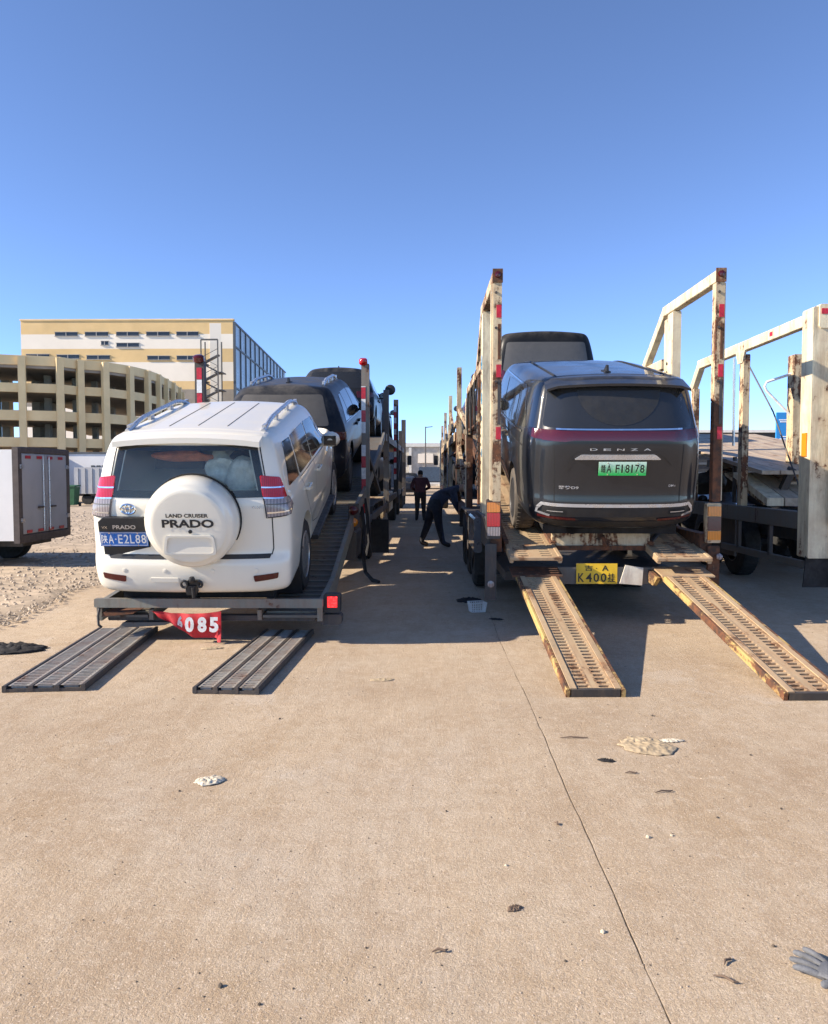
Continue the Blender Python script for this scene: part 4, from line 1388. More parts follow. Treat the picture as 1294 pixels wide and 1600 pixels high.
        sk['front'].patch('windscreen', [(-.60, sp['hood'][0] + .06), (.60, sp['hood'][0] + .06), (.50, sp['levels'][-1][0] - .06), (-.50, sp['levels'][-1][0] - .06)], 'tinted_glass', root, off=.006, step=.1)
    if rails:
        roof_rails(root, bv, .54, .75, 2.45, rails, .07)
    if kind == 'suv':
        shark_fin(root, bv, .95, 'black_plastic')
    return root, sk, bv

# ------------------------------------------------------------------ car carriers
rusty('cream_steel', (0.72, 0.63, 0.43), 0.32)
rusty('cream_rusted', (0.68, 0.57, 0.36), 0.56)
rusty('white_steel', (0.68, 0.64, 0.54), 0.28)
rusty('rust_steel', (0.30, 0.20, 0.12), 0.85)
rusty('grey_steel', (0.13, 0.125, 0.11), 0.35, rust=(0.10, 0.06, 0.035), rough=0.55)
rusty('bright_steel', (0.34, 0.32, 0.28), 0.3, rough=0.5)
rusty('dark_steel', (0.045, 0.043, 0.042), 0.25, rust=(0.08, 0.045, 0.03), rough=0.6)
rusty('green_grey_steel', (0.20, 0.20, 0.165), 0.3, rough=0.5)
rusty('ramp_plate', (0.47, 0.35, 0.21), 0.42, rust=(0.26, 0.13, 0.06), dark=(0.10, 0.055, 0.03), stretch=(8, 1.5, 8))
rusty('ramp_yellow', (0.56, 0.42, 0.15), 0.62, stretch=(8, 1.5, 8))
rusty('deck_plank', (0.48, 0.39, 0.28), 0.3, stretch=(10, 1.2, 10))
plain('tape_red', (0.50, 0.015, 0.03), 0.4, var=0.35, scale=20)
plain('tape_white', (0.72, 0.72, 0.70), 0.4, var=0.25, scale=20)
plain('strap_cloth', (0.02, 0.02, 0.022), 0.9, var=0.4)
plain('flag_red', (0.50, 0.022, 0.03), 0.75, var=0.35, scale=10)
plain('decal_blue', (0.06, 0.30, 0.50), 0.5, var=0.3)
emissive('lit_red', (1.0, 0.03, 0.03), 2.2)
plain('cab_blue', (0.02, 0.03, 0.05), 0.35, var=0.2, coat=0.6)

def sweep(m, pts, X, w, h, dz=0.0, mi=0):
    """bar of w x h along a profile of (y, z), its lower face dz above it"""
    vs, fs = [], []
    for i, (y, z) in enumerate(pts):
        a = Vector((0, pts[max(0, i - 1)][0], pts[max(0, i - 1)][1])); b = Vector((0, pts[min(len(pts) - 1, i + 1)][0], pts[min(len(pts) - 1, i + 1)][1]))
        d = (b - a).normalized()
        u = Vector((0, -d.z, d.y))
        p = Vector((X, y, z)) + u * dz
        vs += [p + Vector((-w / 2, 0, 0)), p + Vector((w / 2, 0, 0)), p + Vector((w / 2, 0, 0)) + u * h, p + Vector((-w / 2, 0, 0)) + u * h]
    for i in range(len(pts) - 1):
        fs += [(4 * i + k, 4 * i + (k + 1) % 4, 4 * i + 4 + (k + 1) % 4, 4 * i + 4 + k) for k in range(4)]
    n = 4 * (len(pts) - 1)
    fs += [(3, 2, 1, 0), (n, n + 1, n + 2, n + 3)]
    return m.add(vs, fs, mi=mi)

def zat(pts, y):
    for (a, b), (c, d) in zip(pts, pts[1:]):
        if a <= y <= c:
            return b + (d - b) * (y - a) / (c - a)
    return pts[0][1] if y < pts[0][0] else pts[-1][1]

def resample(pts, y0, y1, step=.5):
    ys = sorted(set([y0, y1] + [p[0] for p in pts if y0 < p[0] < y1]))
    return [(y, zat(pts, y)) for y in ys]

def track(root, pts, x0, x1, y0, y1, floor, rail, outer, rail_h=.13, slots=0):
    """one wheel track: ribbed floor between a tall outer and a low inner rail"""
    P = resample(pts, y0, y1)
    xo, xi = (x1, x0) if outer > 0 else (x0, x1)
    one(lambda m: sweep(m, P, (x0 + x1) / 2, x1 - x0 - .10, .025, -.026), 'track_floor', floor, root)
    one(lambda m: sweep(m, P, xo - outer * .025, .05, rail_h + .06, -.06), 'outer_rail', rail, root)
    one(lambda m: sweep(m, P, xi + outer * .02, .04, .10, -.05), 'inner_rail', rail, root)
    # anti-slip ribs
    y = y0 + .1
    k = 0
    while y < min(y1, y0 + 7):
        z = zat(pts, y)
        a = math.atan2(zat(pts, y + .1) - z, .1)
        one(lambda m: m.box(((x0 + x1) / 2, y, z + .006), (x1 - x0 - .14, .03, .014), (a, 0, 0)), 'tread_rib', rail, root)
        y += .16
        k += 1

def tape(root, x, y, z0, z1, w, step=.17, first=0, normal=(0, -1, 0), gaps=()):
    z, k = z0, first
    while z < z1 - .02:
        h = min(step, z1 - z)
        if k not in gaps:
            one(lambda m: m.box((x + normal[0] * .002, y + normal[1] * .002, z + h / 2), (w if normal[1] else .004, .004 if normal[1] else w, h - .006)), 'reflective_tape', 'tape_red' if k % 2 else 'tape_white', root)
        z += h
        k += 1

def truck_wheel(root, c, r, w, side, rim='dark_steel'):
    x = Vector((side, 0, 0)); a, b = r, w / 2
    m = MB()
    m.lathe([(a * .55, -b), (a * .9, -b), (a * .98, -b * .8), (a, -b * .5), (a, b * .5), (a * .98, b * .8), (a * .9, b), (a * .55, b)], c, x, 36)
    for k in range(36):
        an = 2 * math.pi * k / 36
        d = Vector((0, math.cos(an), math.sin(an)))
        for q in (-.5, .0, .5):
            m.box(Vector(c) + d * a + x * b * q, (w * .24, a * .10, a * .025), (an - math.pi / 2, 0, 0))
    t = m.build('wheel', 'rubber', root)
    m = MB()
    m.lathe([(a * .56, b), (a * .52, b * 1.02), (a * .48, b * .6), (a * .30, b * .45), (a * .22, b * .9), (a * .15, b * 1.05), (.001, b * 1.06)], c, x, 28)
    rm = m.build('rim', rim, t, sharp=30) if False else None
    off = Vector(root.location)
    me = bpy.data.meshes.new('rim')
    me.from_pydata([tuple(p - off) for p in m.v], [], m.f)
    me.polygons.foreach_set('use_smooth', [True] * len(me.polygons))
    obj('rim', me, t, rim)
    return t

# ---- left carrier: dark, ramped deck, tail lowered to the ground
DA = [(7.15, .25), (8.2, .35), (10.91, 1.02), (12.95, 1.30), (15.8, 1.85), (18.6, 2.50), (34, 2.62)]
ta = thing('car_carrier', 'dark steel car carrier trailer on the left with the white car at its low tail', 'trailer', (-2.2, 7.2, 0))
for x0, x1, o in ((-3.14, -2.60, -1), (-1.60, -.98, 1)):
    track(ta, DA, x0, x1, 7.2, 18.6, 'grey_steel', 'green_grey_steel', o, .12)
    track_up = None
for X in (-3.2, -1.0):
    one(lambda m: sweep(m, resample(DA, 18.6, 34), X, .08, .18, -.10), 'upper_side_beam', 'grey_steel', ta)
for y0 in range(19, 34, 2):
    one(lambda m: m.box((-2.10, y0 + .9, zat(DA, y0 + .9) - .02), (2.1, 1.7, .03)), 'deck_sheet', 'grey_steel', ta)
one(lambda m: m.box((-2.055, 7.17, .375), (2.17, .06, .085), ch=.01), 'tail_crossbar', 'green_grey_steel', ta)
one(lambda m: m.box((-2.055, 7.30, .215), (2.0, .10, .05), ch=.01), 'tail_crossbar', 'dark_steel', ta)
for y in (8.9, 10.2, 11.6, 13.0, 14.6, 16.2, 17.8):
    one(lambda m: m.box((-2.06, y, zat(DA, y) - .10), (2.1, .08, .08), ch=.008), 'cross_member', 'dark_steel', ta)
one(lambda m: (m.tube([(-3.10, 7.17, .33), (-3.11, 7.15, .25), (-3.10, 7.14, .17), (-3.08, 7.16, .14)], .012, 6)), 'tail_hook', 'dark_steel', ta)
one(lambda m: m.prism([(-3.08, .24), (-2.78, .27), (-2.74, .295), (-3.06, .285)], (0, 7.16, 0), (1, 0, 0), (0, 0, 1), (0, .22, 0)), 'hinge_plate', 'rust_steel', ta)
one(lambda m: m.prism([(-2.95, .12), (-2.5, .15), (-2.42, .18), (-2.9, .175)], (0, 7.22, 0), (1, 0, 0), (0, 0, 1), (0, .30, 0)), 'hinge_plate', 'grey_steel', ta)
# lit tail lamp and the block below it
one(lambda m: m.box((-.895, 7.30, .36), (.16, .12, .18), ch=.012), 'lamp_housing', 'black_plastic', ta)
one(lambda m: m.box((-.89, 7.236, .375), (.095, .012, .105)), 'lit_tail_lamp', 'lit_red', ta)
one(lambda m: m.box((-.905, 7.34, .20), (.20, .16, .10), ch=.02), 'lamp_bracket', 'dark_steel', ta)
# round side lamps on their bracket
one(lambda m: m.box((-.985, 10.46, 1.02), (.15, .02, .34), ch=.004), 'lamp_panel', 'dark_steel', ta)
one(lambda m: m.lathe([(.065, 0), (.062, .03), (.04, .045), (.001, .05)], (-.985, 10.445, 1.10), (0, -1, 0), 20), 'red_lamp', 'dark_red_lens', ta)
one(lambda m: m.lathe([(.062, 0), (.060, .03), (.04, .045), (.001, .05)], (-.985, 10.445, .935), (0, -1, 0), 20), 'amber_lamp', 'amber_lens', ta)
# posts
for X, y, z0, z1, tp, st, w in ((-1.0, 12.8, .55, 3.42, (.75, 3.05), 'green_grey_steel', .13), (-1.0, 19.5, .6, 3.72, None, 'grey_steel', .14), (-1.0, 26.0, .6, 4.1, (1.4, 3.9), 'dark_steel', .16), (-1.0, 35.0, .6, 4.05, None, 'dark_steel', .2), (-1.0, 30.5, .6, 3.3, None, 'dark_steel', .14),
                                (-3.20, 10.9, .5, 3.2, (1.6, 3.1), 'dark_steel', .13), (-3.20, 19.5, .6, 3.6, None, 'dark_steel', .14), (-3.20, 26, .6, 3.9, None, 'dark_steel', .14)):
    one(lambda m: m.box((X, y, (z0 + z1) / 2), (w, .12, z1 - z0), ch=.008), 'post', st, ta)
    if tp:
        tape(ta, X - (.03 if X > -2 else 0), y - .061, tp[0], tp[1], w * .55, .19, gaps=(2, 7) if X > -2 and y < 20 else ())
one(lambda m: m.lathe([(.055, -.05), (.07, -.03), (.07, .03), (.055, .05), (.001, .055)], (-1.03, 12.72, 3.45), (0, -.4, 1), 18), 'post_lamp', 'red_lens', ta)
one(lambda m: m.lathe([(.055, -.05), (.08, -.03), (.08, .03), (.055, .05), (.001, .055)], (-3.20, 10.82, 3.22), (0, -.4, 1), 18), 'post_lamp', 'dark_red_lens', ta)
one(lambda m: m.lathe([(.10, -.06), (.14, 0), (.10, .06), (.001, .07)], (-.93, 20.2, 3.8), (0, -1, 0), 16), 'post_reel', 'black_plastic', ta)
for a, b, w in (((-1.0, 12.8, 2.0), (-1.0, 16.5, 1.2), .08), ((-1.0, 19.5, 3.3), (-1.0, 22.6, 2.6), .08), ((-1.0, 12.8, .8), (-1.0, 19.5, .8), .14), ((-3.2, 10.9, .7), (-3.2, 19.5, .8), .14), ((-1.0, 19.5, .9), (-1.0, 34, .9), .18), ((-3.2, 19.5, .9), (-3.2, 34, .9), .18), ((-1.0, 26, 1.0), (-1.0, 30.5, 2.5), .08)):
    one(lambda m: m.beam(a, b, .07, w), 'side_brace', 'dark_steel', ta)
for X in (-2.6, -1.8):
    one(lambda m: m.box((X, 21.5, .80), (.14, 18, .26), ch=.01), 'chassis_beam', 'dark_steel', ta)
for y in (14.4, 15.65, 16.9, 26.3, 30.0):
    for X, s in ((-1.16, 1), (-3.04, -1)):
        truck_wheel(ta, (X, y, .46), .46, .28, s)
for X in (-1.14, -3.06):
    one(lambda m: sweep(m, [(13.75, .75), (13.95, .98), (14.4, 1.02), (16.9, 1.02), (17.35, .98), (17.55, .75)], X, .36, .03), 'mudguard', 'dark_steel', ta)
one(lambda m: m.box((-1.25, 18.6, .78), (.5, 1.1, .50), ch=.03), 'side_box', 'cream_rusted', ta)  # beige colour stands in for a patch of sunlight passing under the deck
one(lambda m: m.box((-1.25, 22.6, .80), (.5, 1.5, .56), ch=.03), 'side_box', 'white_steel', ta)
one(lambda m: m.prism([(-.98, .18), (-.66, .18), (-.66, .78), (-.98, .78)], (0, 13.7, 0), (1, 0, 0), (0, 0, 1), (0, .03, 0)), 'mud_flap', 'rubber', ta)
# ratchet straps hanging from the side
for pts in ([(-.97, 11.6, 1.1), (-.93, 11.55, .8), (-.95, 11.5, .4), (-.90, 11.4, .12), (-.78, 11.2, .03), (-.68, 11.1, .015)], [(-.98, 12.3, 1.2), (-.93, 12.2, .9), (-.90, 12.2, .5), (-.96, 12.1, .25), (-1.0, 12.0, .5)]):
    one(lambda m: m.tube(pts, .03, 6), 'hanging_strap', 'strap_cloth', ta)
# red number banner tied under the tail
bm_v, bm_f = [], []
NX, NZ = 20, 8
for i in range(NX + 1):
    for j in range(NZ + 1):
        u, v = i / NX, j / NZ
        x = -2.60 + .68 * u
        top = .31 - .03 * math.sin(u * 3.1)
        bot = .26 - .21 * min(1, (u * 1.9) ** 1.2) - (.03 if u > .93 else 0)
        z = top + (bot - top) * v
        y = 7.115 - .015 * math.sin(u * 26) * (1 - u) - .10 * max(0, .45 - u) * v + .02 * math.sin(v * 4 + u * 5) - (.06 * v if u > .9 else 0)
        x += .05 * v * (1 - u) * 2
        bm_v.append((x, y, z))
for i in range(NX):
    for j in range(NZ):
        a = i * (NZ + 1) + j
        bm_f.append((a, a + 1, a + NZ + 2, a + NZ + 1))
m = MB()
m.add(bm_v, bm_f, True)
fl = thing('number_banner', 'torn red cloth banner with white numbers hanging under the white car\'s bumper', 'banner', (-2.25, 7.12, 0))
m.build('cloth', 'flag_red', fl, sharp=80)
for k, (ch, x) in enumerate((('0', -2.255), ('8', -2.135), ('5', -2.022))):
    lettering('numeral', ch, (x, 7.072 - .004 * k, .115), (1, -.0, 0), (0, 0, 1), .085, .145, 'tape_white', fl, bold=.05, thick=.004, local=False)
lettering('numeral', '6', (-2.33, 7.085, .15), (.55, .2, -.1), (0, 0, 1), .045, .12, 'tape_white', fl, bold=.05, thick=.004, local=False)

# ---- right carrier: cream, rusted, tall side gates
DB = [(8.3, .80), (9.12, .95), (12.16, 1.61), (15.0, 2.25), (18.05, 2.50), (34, 2.6)]
tb = thing('car_carrier', 'rusty cream car carrier trailer with tall side gates and two ramps down', 'trailer', (1.87, 8.2, 0))
for x0, x1, o in ((.86, 1.42, -1), (2.44, 3.0, 1)):
    P = resample(DB, 8.35, 18)
    yv = 8.35
    one(lambda m: sweep(m, P, x0 + .025, .05, .12, -.07), 'track_rail', 'rust_steel', tb)
    one(lambda m: sweep(m, P, x1 - .025, .05, .12, -.07), 'track_rail', 'rust_steel', tb)
    m = MB()
    for (ya, za), (yb, zb) in zip(P, P[1:]):
        d = Vector((0, yb - ya, zb - za)); L = d.length; d.normalize()
        nv = max(1, int(L / .085))
        m.perf((x0 + .05, ya, za), (1, 0, 0), d, (0, -d.z, d.y), 2, nv, (x1 - x0 - .10) / 2, L / nv, .15, .034, .02)
    m.build('track_floor', 'ramp_plate', tb)
for X in (.74, 3.02):
    one(lambda m: sweep(m, resample(DB, 18, 34), X, .10, .2, -.12), 'upper_side_beam', 'cream_rusted', tb)
    one(lambda m: sweep(m, [(8.2, .86), (34, .98)], X + (.02 if X < 1 else -.02), .12, .20, -.1), 'side_beam', 'rust_steel', tb)
for y0 in range(18, 34, 2):
    one(lambda m: m.box((1.88, y0 + .95, zat(DB, y0 + .95) - .02), (2.2, 1.8, .03)), 'deck_sheet', 'rust_steel', tb)
for y in (10.4, 12.0, 13.6, 15.2, 16.8):
    one(lambda m: m.box((1.88, y, zat(DB, y) - .12), (2.2, .09, .09), ch=.008), 'cross_member', 'rust_steel', tb)
# tail: crossbeam with hook, under-run bar with plate
one(lambda m: m.box((1.92, 8.42, .88), (1.06, .12, .15), ch=.012), 'tail_crossbeam', 'cream_rusted', tb)
one(lambda m: m.box((1.92, 8.36, .79), (1.05, .05, .05), ch=.008), 'tail_crossbeam', 'rust_steel', tb)
one(lambda m: (m.tube([(1.93, 8.33, .92), (1.93, 8.28, .90), (1.935, 8.26, .85), (1.95, 8.28, .82), (1.97, 8.30, .84)], .022, 8)), 'tow_hook', 'rust_steel', tb)
one(lambda m: m.box((1.90, 8.28, .50), (1.30, .10, .18), ch=.012), 'under_run_bar', 'grey_steel', tb)
one(lambda m: m.prism([(0, 0), (.24, -.02), (.25, .17), (.06, .20)], (2.09, 8.2, .42), (1, 0, 0), (0, 0, 1), (0, .02, 0)), 'plate_bracket', 'white_steel', tb)
one(lambda m: m.box((1.90, 10.4, .45), (2.0, 3.6, .10)), 'underframe', 'dark_steel', tb)
yp = MB()
yp.box((1.845, 8.215, .525), (.44, .006, .22))
yp = yp.build('number_plate', 'plate_yellow', tb)
for tx, x, z, w_, h_ in (('吉', 1.715, .555, .085, .06), ('·', 1.835, .575, .012, .012), ('A', 1.90, .555, .07, .06), ('K', 1.645, .435, .065, .095), ('4', 1.728, .435, .065, .095), ('0', 1.810, .435, .06, .095), ('0', 1.888, .435, .06, .095), ('挂', 1.964, .435, .075, .095)):
    lettering('plate_character', tx, (x, 8.2115, z), (1, 0, 0), (0, 0, 1), w_, h_, 'plate_black', yp, bold=.015, thick=.0015).location = -Vector(tb.location)
# short flaps at the tail of the tracks, and the hook plates where the ramps hang
def flap(x0, x1, y0, z0, y1, z1, mat, name):
    d = Vector((0, y1 - y0, z1 - z0)); L = d.length; d.normalize(); n = Vector((0, -d.z, d.y))
    m = MB()
    nv = max(2, int(L / .075))
    m.perf((x0 + .03, y0, z0), (1, 0, 0), d, n, 2, nv, (x1 - x0 - .06) / 2, L / nv, .12, .030, .012)
    f = m.build(name, mat, tb)
    off = Vector(tb.location)
    for X in (x0 + .02, x1 - .02):
        q = MB()
        q.beam(Vector((X, y0, z0)) - n * .03 - off, Vector((X, y1, z1)) - n * .03 - off, .04, .075, up=n)
        q.build('flap_rail', mat, f, False)
    q = MB()
    q.beam(Vector((x0, y0 - .005, z0)) - n * .02 - off, Vector((x1, y0 - .005, z0)) - n * .02 - off, .03, .04, up=n)
    q.build('flap_lip', mat, f, False)
flap(.87, 1.41, 7.86, .745, 8.36, .83, 'ramp_plate', 'tail_flap')
flap(2.40, 2.96, 7.90, .735, 8.40, .83, 'ramp_plate', 'tail_flap')
for x0, x1, mt in ((.90, 1.42, 'rust_steel'), (2.44, 2.98, 'ramp_plate')):
    one(lambda m: (m.prism([(7.86, .535), (8.22, .585), (8.22, .60), (7.86, .55)], (x0, 0, 0), (0, 1, 0), (0, 0, 1), (x1 - x0, 0, 0))), 'hook_plate', mt, tb)
one(lambda m: m.prism([(7.90, .52), (8.25, .57), (8.25, .44), (8.05, .42)], (2.40, 0, 0), (0, 1, 0), (0, 0, 1), (.04, 0, 0)), 'hook_bracket', 'ramp_yellow', tb)
# tail lamps
for X, order, z0 in ((.72, ('amber_lens', 'red_lens', 'clear_lens'), 1.30), (3.04, ('amber_lens', 'dark_red_lens', 'amber_lens'), 1.26)):
    one(lambda m: m.box((X, 8.13, z0 - .18), (.15, .09, .42), ch=.01), 'lamp_housing', 'dark_steel' if X < 1 else 'cream_rusted', tb)
    for k, (mt, h) in enumerate(zip(order, (.11, .15, .10))):
        z = z0 - sum((.11, .15, .10)[:k]) - h / 2
        one(lambda m: m.box((X, 8.075, z), (.135, .03, h - .006), ch=.006), 'tail_lamp', mt, tb)
one(lambda m: m.box((.70, 8.17, .55), (.12, .05, .60), ch=.008), 'lamp_leg', 'dark_steel', tb)
one(lambda m: m.box((3.07, 8.17, .55), (.12, .05, .56), ch=.008), 'lamp_leg', 'rust_steel', tb)
one(lambda m: m.lathe([(.038, 0), (.036, .012), (.001, .016)], (.70, 8.143, .42), (0, -1, 0), 16), 'round_reflector', 'clear_lens', tb)
one(lambda m: m.lathe([(.035, 0), (.03, .02), (.001, .03)], (3.12, 8.13, .72), (0, -1, 0), 16), 'round_reflector', 'clear_lens', tb)
# side gates
for X, s in ((.74, -1), (3.02, 1)):
    g = 'cream_steel' if s > 0 else 'cream_rusted'
    one(lambda m: m.box((X, 8.02, 2.955), (.09, .10, 1.21), ch=.008), 'gate_post', 'cream_rusted', tb)
    one(lambda m: m.box((X, 8.02, 1.83), (.086, .096, 1.04), ch=.008), 'gate_post', 'rust_steel' if s > 0 else 'cream_rusted', tb)
    one(lambda m: m.box((X + s * .055, 8.03, 2.44), (.02, .06, 2.24), ch=.004), 'gate_post_edge', 'cream_steel', tb)
    one(lambda m: m.box((X, 9.42, 2.24), (.10, .20, 2.62), ch=.01), 'gate_post', 'cream_steel', tb)
    one(lambda m: m.box((X + s * .01, 9.66, 2.22), (.07, .14, 2.60), ch=.01), 'gate_post', g, tb)
    one(lambda m: m.beam((X, 7.97, 3.62), (X, 9.74, 3.62), .10, .12), 'gate_top_beam', g, tb)
    one(lambda m: m.beam((X, 9.74, 3.61), (X, 10.75, 2.95), .09, .11), 'gate_brace', g, tb)
    one(lambda m: m.beam((X, 9.76, 2.98), (X, 13.0, 2.98), .09, .12), 'gate_lower_beam', g, tb)
    one(lambda m: m.box((X, 7.962, 3.63), (.105, .012, .14)), 'corner_cap', 'rust_steel', tb)
    one(lambda m: m.lathe([(.035, 0), (.03, .02), (.001, .026)], (X, 7.955, 3.64), (0, -1, 0), 14), 'gate_lamp', 'dark_red_lens', tb)
    for z in (3.27, 2.66, 2.02):
        one(lambda m: m.box((X + .015, 7.967, z), (.05, .005, .13)), 'reflective_tape', 'tape_red', tb)
    one(lambda m: m.box((X + .02, 7.967, 2.34), (.03, .005, .46)), 'tape_backing', 'dark_steel', tb)
    one(lambda m: m.box((X + .02, 7.967, 2.96), (.03, .005, .36)), 'tape_backing', 'rust_steel', tb)
    # further posts down the side
    for y, z1, mt in ((12.9, 2.95, 'rust_steel'), (13.25, 2.9, 'cream_steel'), (16.9, 3.92, 'cream_rusted'), (17.3, 2.9, 'rust_steel'), (22.8, 3.9, 'cream_steel'), (23.5, 3.1, 'cream_rusted'), (28.5, 3.85, 'cream_rusted'), (33.8, 3.7, 'cream_rusted')):
        one(lambda m: m.box((X, y, (.9 + z1) / 2), (.10, .16, z1 - .9), ch=.01), 'side_post', mt, tb)
    for a, b in (((16.9, 3.0), (13.2, 2.4)), ((17.3, 2.8), (22.8, 2.8)), ((22.8, 3.4), (20.0, 2.7)), ((28.5, 3.3), (25.5, 2.7)), ((33.8, 3.2), (30.8, 2.7)), ((12.9, 1.0), (16.9, 2.2))):
        one(lambda m: m.beam((X, a[0], a[1]), (X, b[0], b[1]), .07, .10), 'side_brace', 'cream_rusted', tb)
    one(lambda m: m.beam((X - .03, 10.1, 1.2), (X - .03, 10.1, 2.9), .05, .05), 'adjuster_rod', 'rust_steel', tb)
    # rows of locking holes on the gate post
    for k in range(14):
        one(lambda m: m.cyl((X - .05 if s < 0 else X - .052, 9.52, 2.95 - k * .11), (X - .056 if s < 0 else X - .058, 9.52, 2.95 - k * .11), .020, n=10), 'locking_hole', 'seam_black', tb)
    for y in (10.9, 12.2, 13.5):
        truck_wheel(tb, (X + (.09 if s < 0 else -.09), y, .47), .47, .30, s)
    one(lambda m: sweep(m, [(10.25, .62), (10.4, .92), (10.9, 1.0), (13.5, 1.0), (14.0, .92), (14.15, .62)], X + (.06 if s < 0 else -.06), .34, .03), 'mudguard', 'dark_steel', tb)
    one(lambda m: m.prism([(-.17, .25), (.17, .25), (.17, .80), (-.17, .80)], (X + (.09 if s < 0 else -.09), 10.2, 0), (1, 0, 0), (0, 0, 1), (0, .02, 0)), 'mud_flap', 'rubber', tb)
one(lambda m: m.box((.69, 9.2, .95), (.05, 1.9, .34), ch=.01), 'side_skirt', 'dark_steel', tb)
one(lambda m: m.box((.63, 9.7, .86), (.10, 1.1, .42), ch=.03), 'side_box', 'cab_blue', tb)
for z0, h_, w_ in ((2.86, .20, .10), (2.62, .10, .05), (2.44, .16, .09), (2.24, .08, .05), (1.80, .12, .06)):
    one(lambda m: m.prism(rounded([(-w_ / 2, 0), (w_ / 2, h_ * .1), (w_ * .35, h_), (-w_ / 2, h_ * .8)], .02), (.687, 9.42, z0), (0, 1, 0), (0, 0, 1), (-.003, 0, 0)), 'paint_mark', 'decal_blue', tb)
for z, w in ((1.02, .7), (.62, .2)):
    one(lambda m: m.beam((2.5, 8.5, z - .2), (2.98, 9.4, z), .05, .05), 'stay', 'grey_steel', tb) if z > 1 else None

# fittings down the left side: rungs, pins, hoses, a chain
for z, y0, y1 in ((2.30, 9.75, 12.9), (1.75, 12.9, 16.9), (2.1, 17.3, 22.8)):
    one(lambda m: m.cyl((.72, y0, z), (.72, y1, z), .022, n=8), 'side_rung', 'rust_steel', tb)
for y, z in ((9.62, 2.30), (12.8, 2.30), (12.8, 1.75), (16.8, 1.75)):
    one(lambda m: m.box((.70, y, z), (.12, .14, .10), ch=.02), 'rung_bracket', 'cream_rusted', tb)
for k in range(3):
    y = 10.2 + .9 * k
    one(lambda m: m.tube([(.70, y, 2.92), (.66, y + .1, 2.5), (.68, y + .35, 2.2), (.67, y + .55, 2.55), (.70, y + .75, 2.92)], .012, 6), 'air_hose', 'rubber', tb)
for k in range(16):
    z = 2.25 - .055 * k
    one(lambda m: m.tube([(.665 + .016 * math.cos(t) * (k % 2), 9.86 + .016 * math.cos(t) * (1 - k % 2), z + .034 * math.sin(t)) for t in [q * math.pi / 4 for q in range(9)]], .006, 5), 'chain_link', 'dark_steel', tb)
for X in (.74, 3.02):
    for z in (3.46, 3.1, 2.55):
        one(lambda m: m.cyl((X - .015, 7.975, z), (X - .015, 7.955, z), .014, n=6), 'bolt', 'dark_steel', tb)

# ---- ramps in use on the cream carrier
def long_ramp(name, label, p0, p1, w, group):
    p0, p1 = Vector(p0), Vector(p1)
    d = p1 - p0
    L = d.length
    pitch = math.asin(d.z / L)
    yaw = -math.atan2(d.x, d.y)
    t = thing(name, label, 'ramp', p0, (pitch, 0, yaw), group)
    for s in (-1, 1):
        m = MB()
        m.beam((s * (w / 2 - .015), 0, .030), (s * (w / 2 - .015), L, .030), .030, .066)
        m.build('side_rail', 'ramp_yellow', t, False)
        m = MB()
        m.beam((s * (w / 2 - .055), .01, .061), (s * (w / 2 - .055), L, .061), .05, .010, ch=.003)
        m.build('edge_strip', 'ramp_plate', t, False)
    m = MB()
    nv = int(L / .062)
    cw = (w - .14) / 2
    for x0 in (-w / 2 + .08, .02):
        m.perf((x0 + .0, .03, .055), (1, 0, 0), (0, 1, 0), (0, 0, 1), 1, nv, cw - .03, (L - .06) / nv, .092, .032, .062)
    m.build('perforated_plate', 'ramp_plate', t, False)
    m = MB()
    m.box((-.0, L / 2, .048), (.06, L - .06, .012))
    m.build('middle_strip', 'ramp_plate', t, False)
    for s in (-1, 1):
        m = MB()
        m.box((s * (w / 2 - .066), L / 2, .046), (.078, L - .06, .012))
        m.build('plate_margin', 'ramp_plate', t, False)
    m = MB()
    m.box((0, .015, .03), (w - .08, .03, .055))
    m.build('foot_bar', 'dark_steel', t, False)
    for k in range(1, 6):
        m = MB()
        m.box((0, L * k / 6, .005), (w - .08, .04, .04))
        m.build('cross_bar', 'rust_steel', t, False)
    return t
long_ramp('loading_ramp', 'yellow-edged perforated loading ramp on the left side of the cream carrier\'s tail', (1.22, 5.42, -.0), (1.16, 7.98, .50), .43, 'ramps leading up to the cream carrier')
long_ramp('loading_ramp', 'yellow-edged perforated loading ramp on the right side of the cream carrier\'s tail', (2.75, 5.36, -.0), (2.68, 7.98, .50), .45, 'ramps leading up to the cream carrier')

# ---- dark ramps lying on the ground
def flat_ramp(label, loc, yaw, L, w):
    t = thing('loose_ramp', label, 'ramp', loc, (0, 0, yaw), 'loose ramps lying on the ground')
    for k in range(4):
        x = -w / 2 + .02 + (w - .04) * k / 3
        m = MB()
        m.beam((x, 0, .026), (x, L, .026), .030 if k in (0, 3) else .036, .052 if k in (0, 3) else .046)
        m.build('long_rail', 'dark_steel', t, False)
    for k in range(3):
        x0 = -w / 2 + .02 + (w - .04) * k / 3 + .025
        cw = (w - .04) / 3 - .04
        m = MB()
        nv = int(L / .046)
        m.perf((x0 - .005, .02, .045), (1, 0, 0), (0, 1, 0), (0, 0, 1), 1, nv, cw, (L - .04) / nv, cw * .80, .028, .02)
        m.build('grating', 'bright_steel', t, False)
    for y in (.02, L - .02, L * .33, L * .66):
        m = MB()
        m.box((0, y, .014), (w - .06, .035, .024))
        m.build('cross_bar', 'dark_steel', t, False)
    return t
flat_ramp('dark steel grating ramp lying flat at the left edge by the black rag', (-2.80, 5.49, 0), R(5.6), 2.15, .60)
flat_ramp('dark steel grating ramp lying flat on the concrete, below the red banner', (-1.45, 5.45, 0), R(-2.6), 2.10, .50)

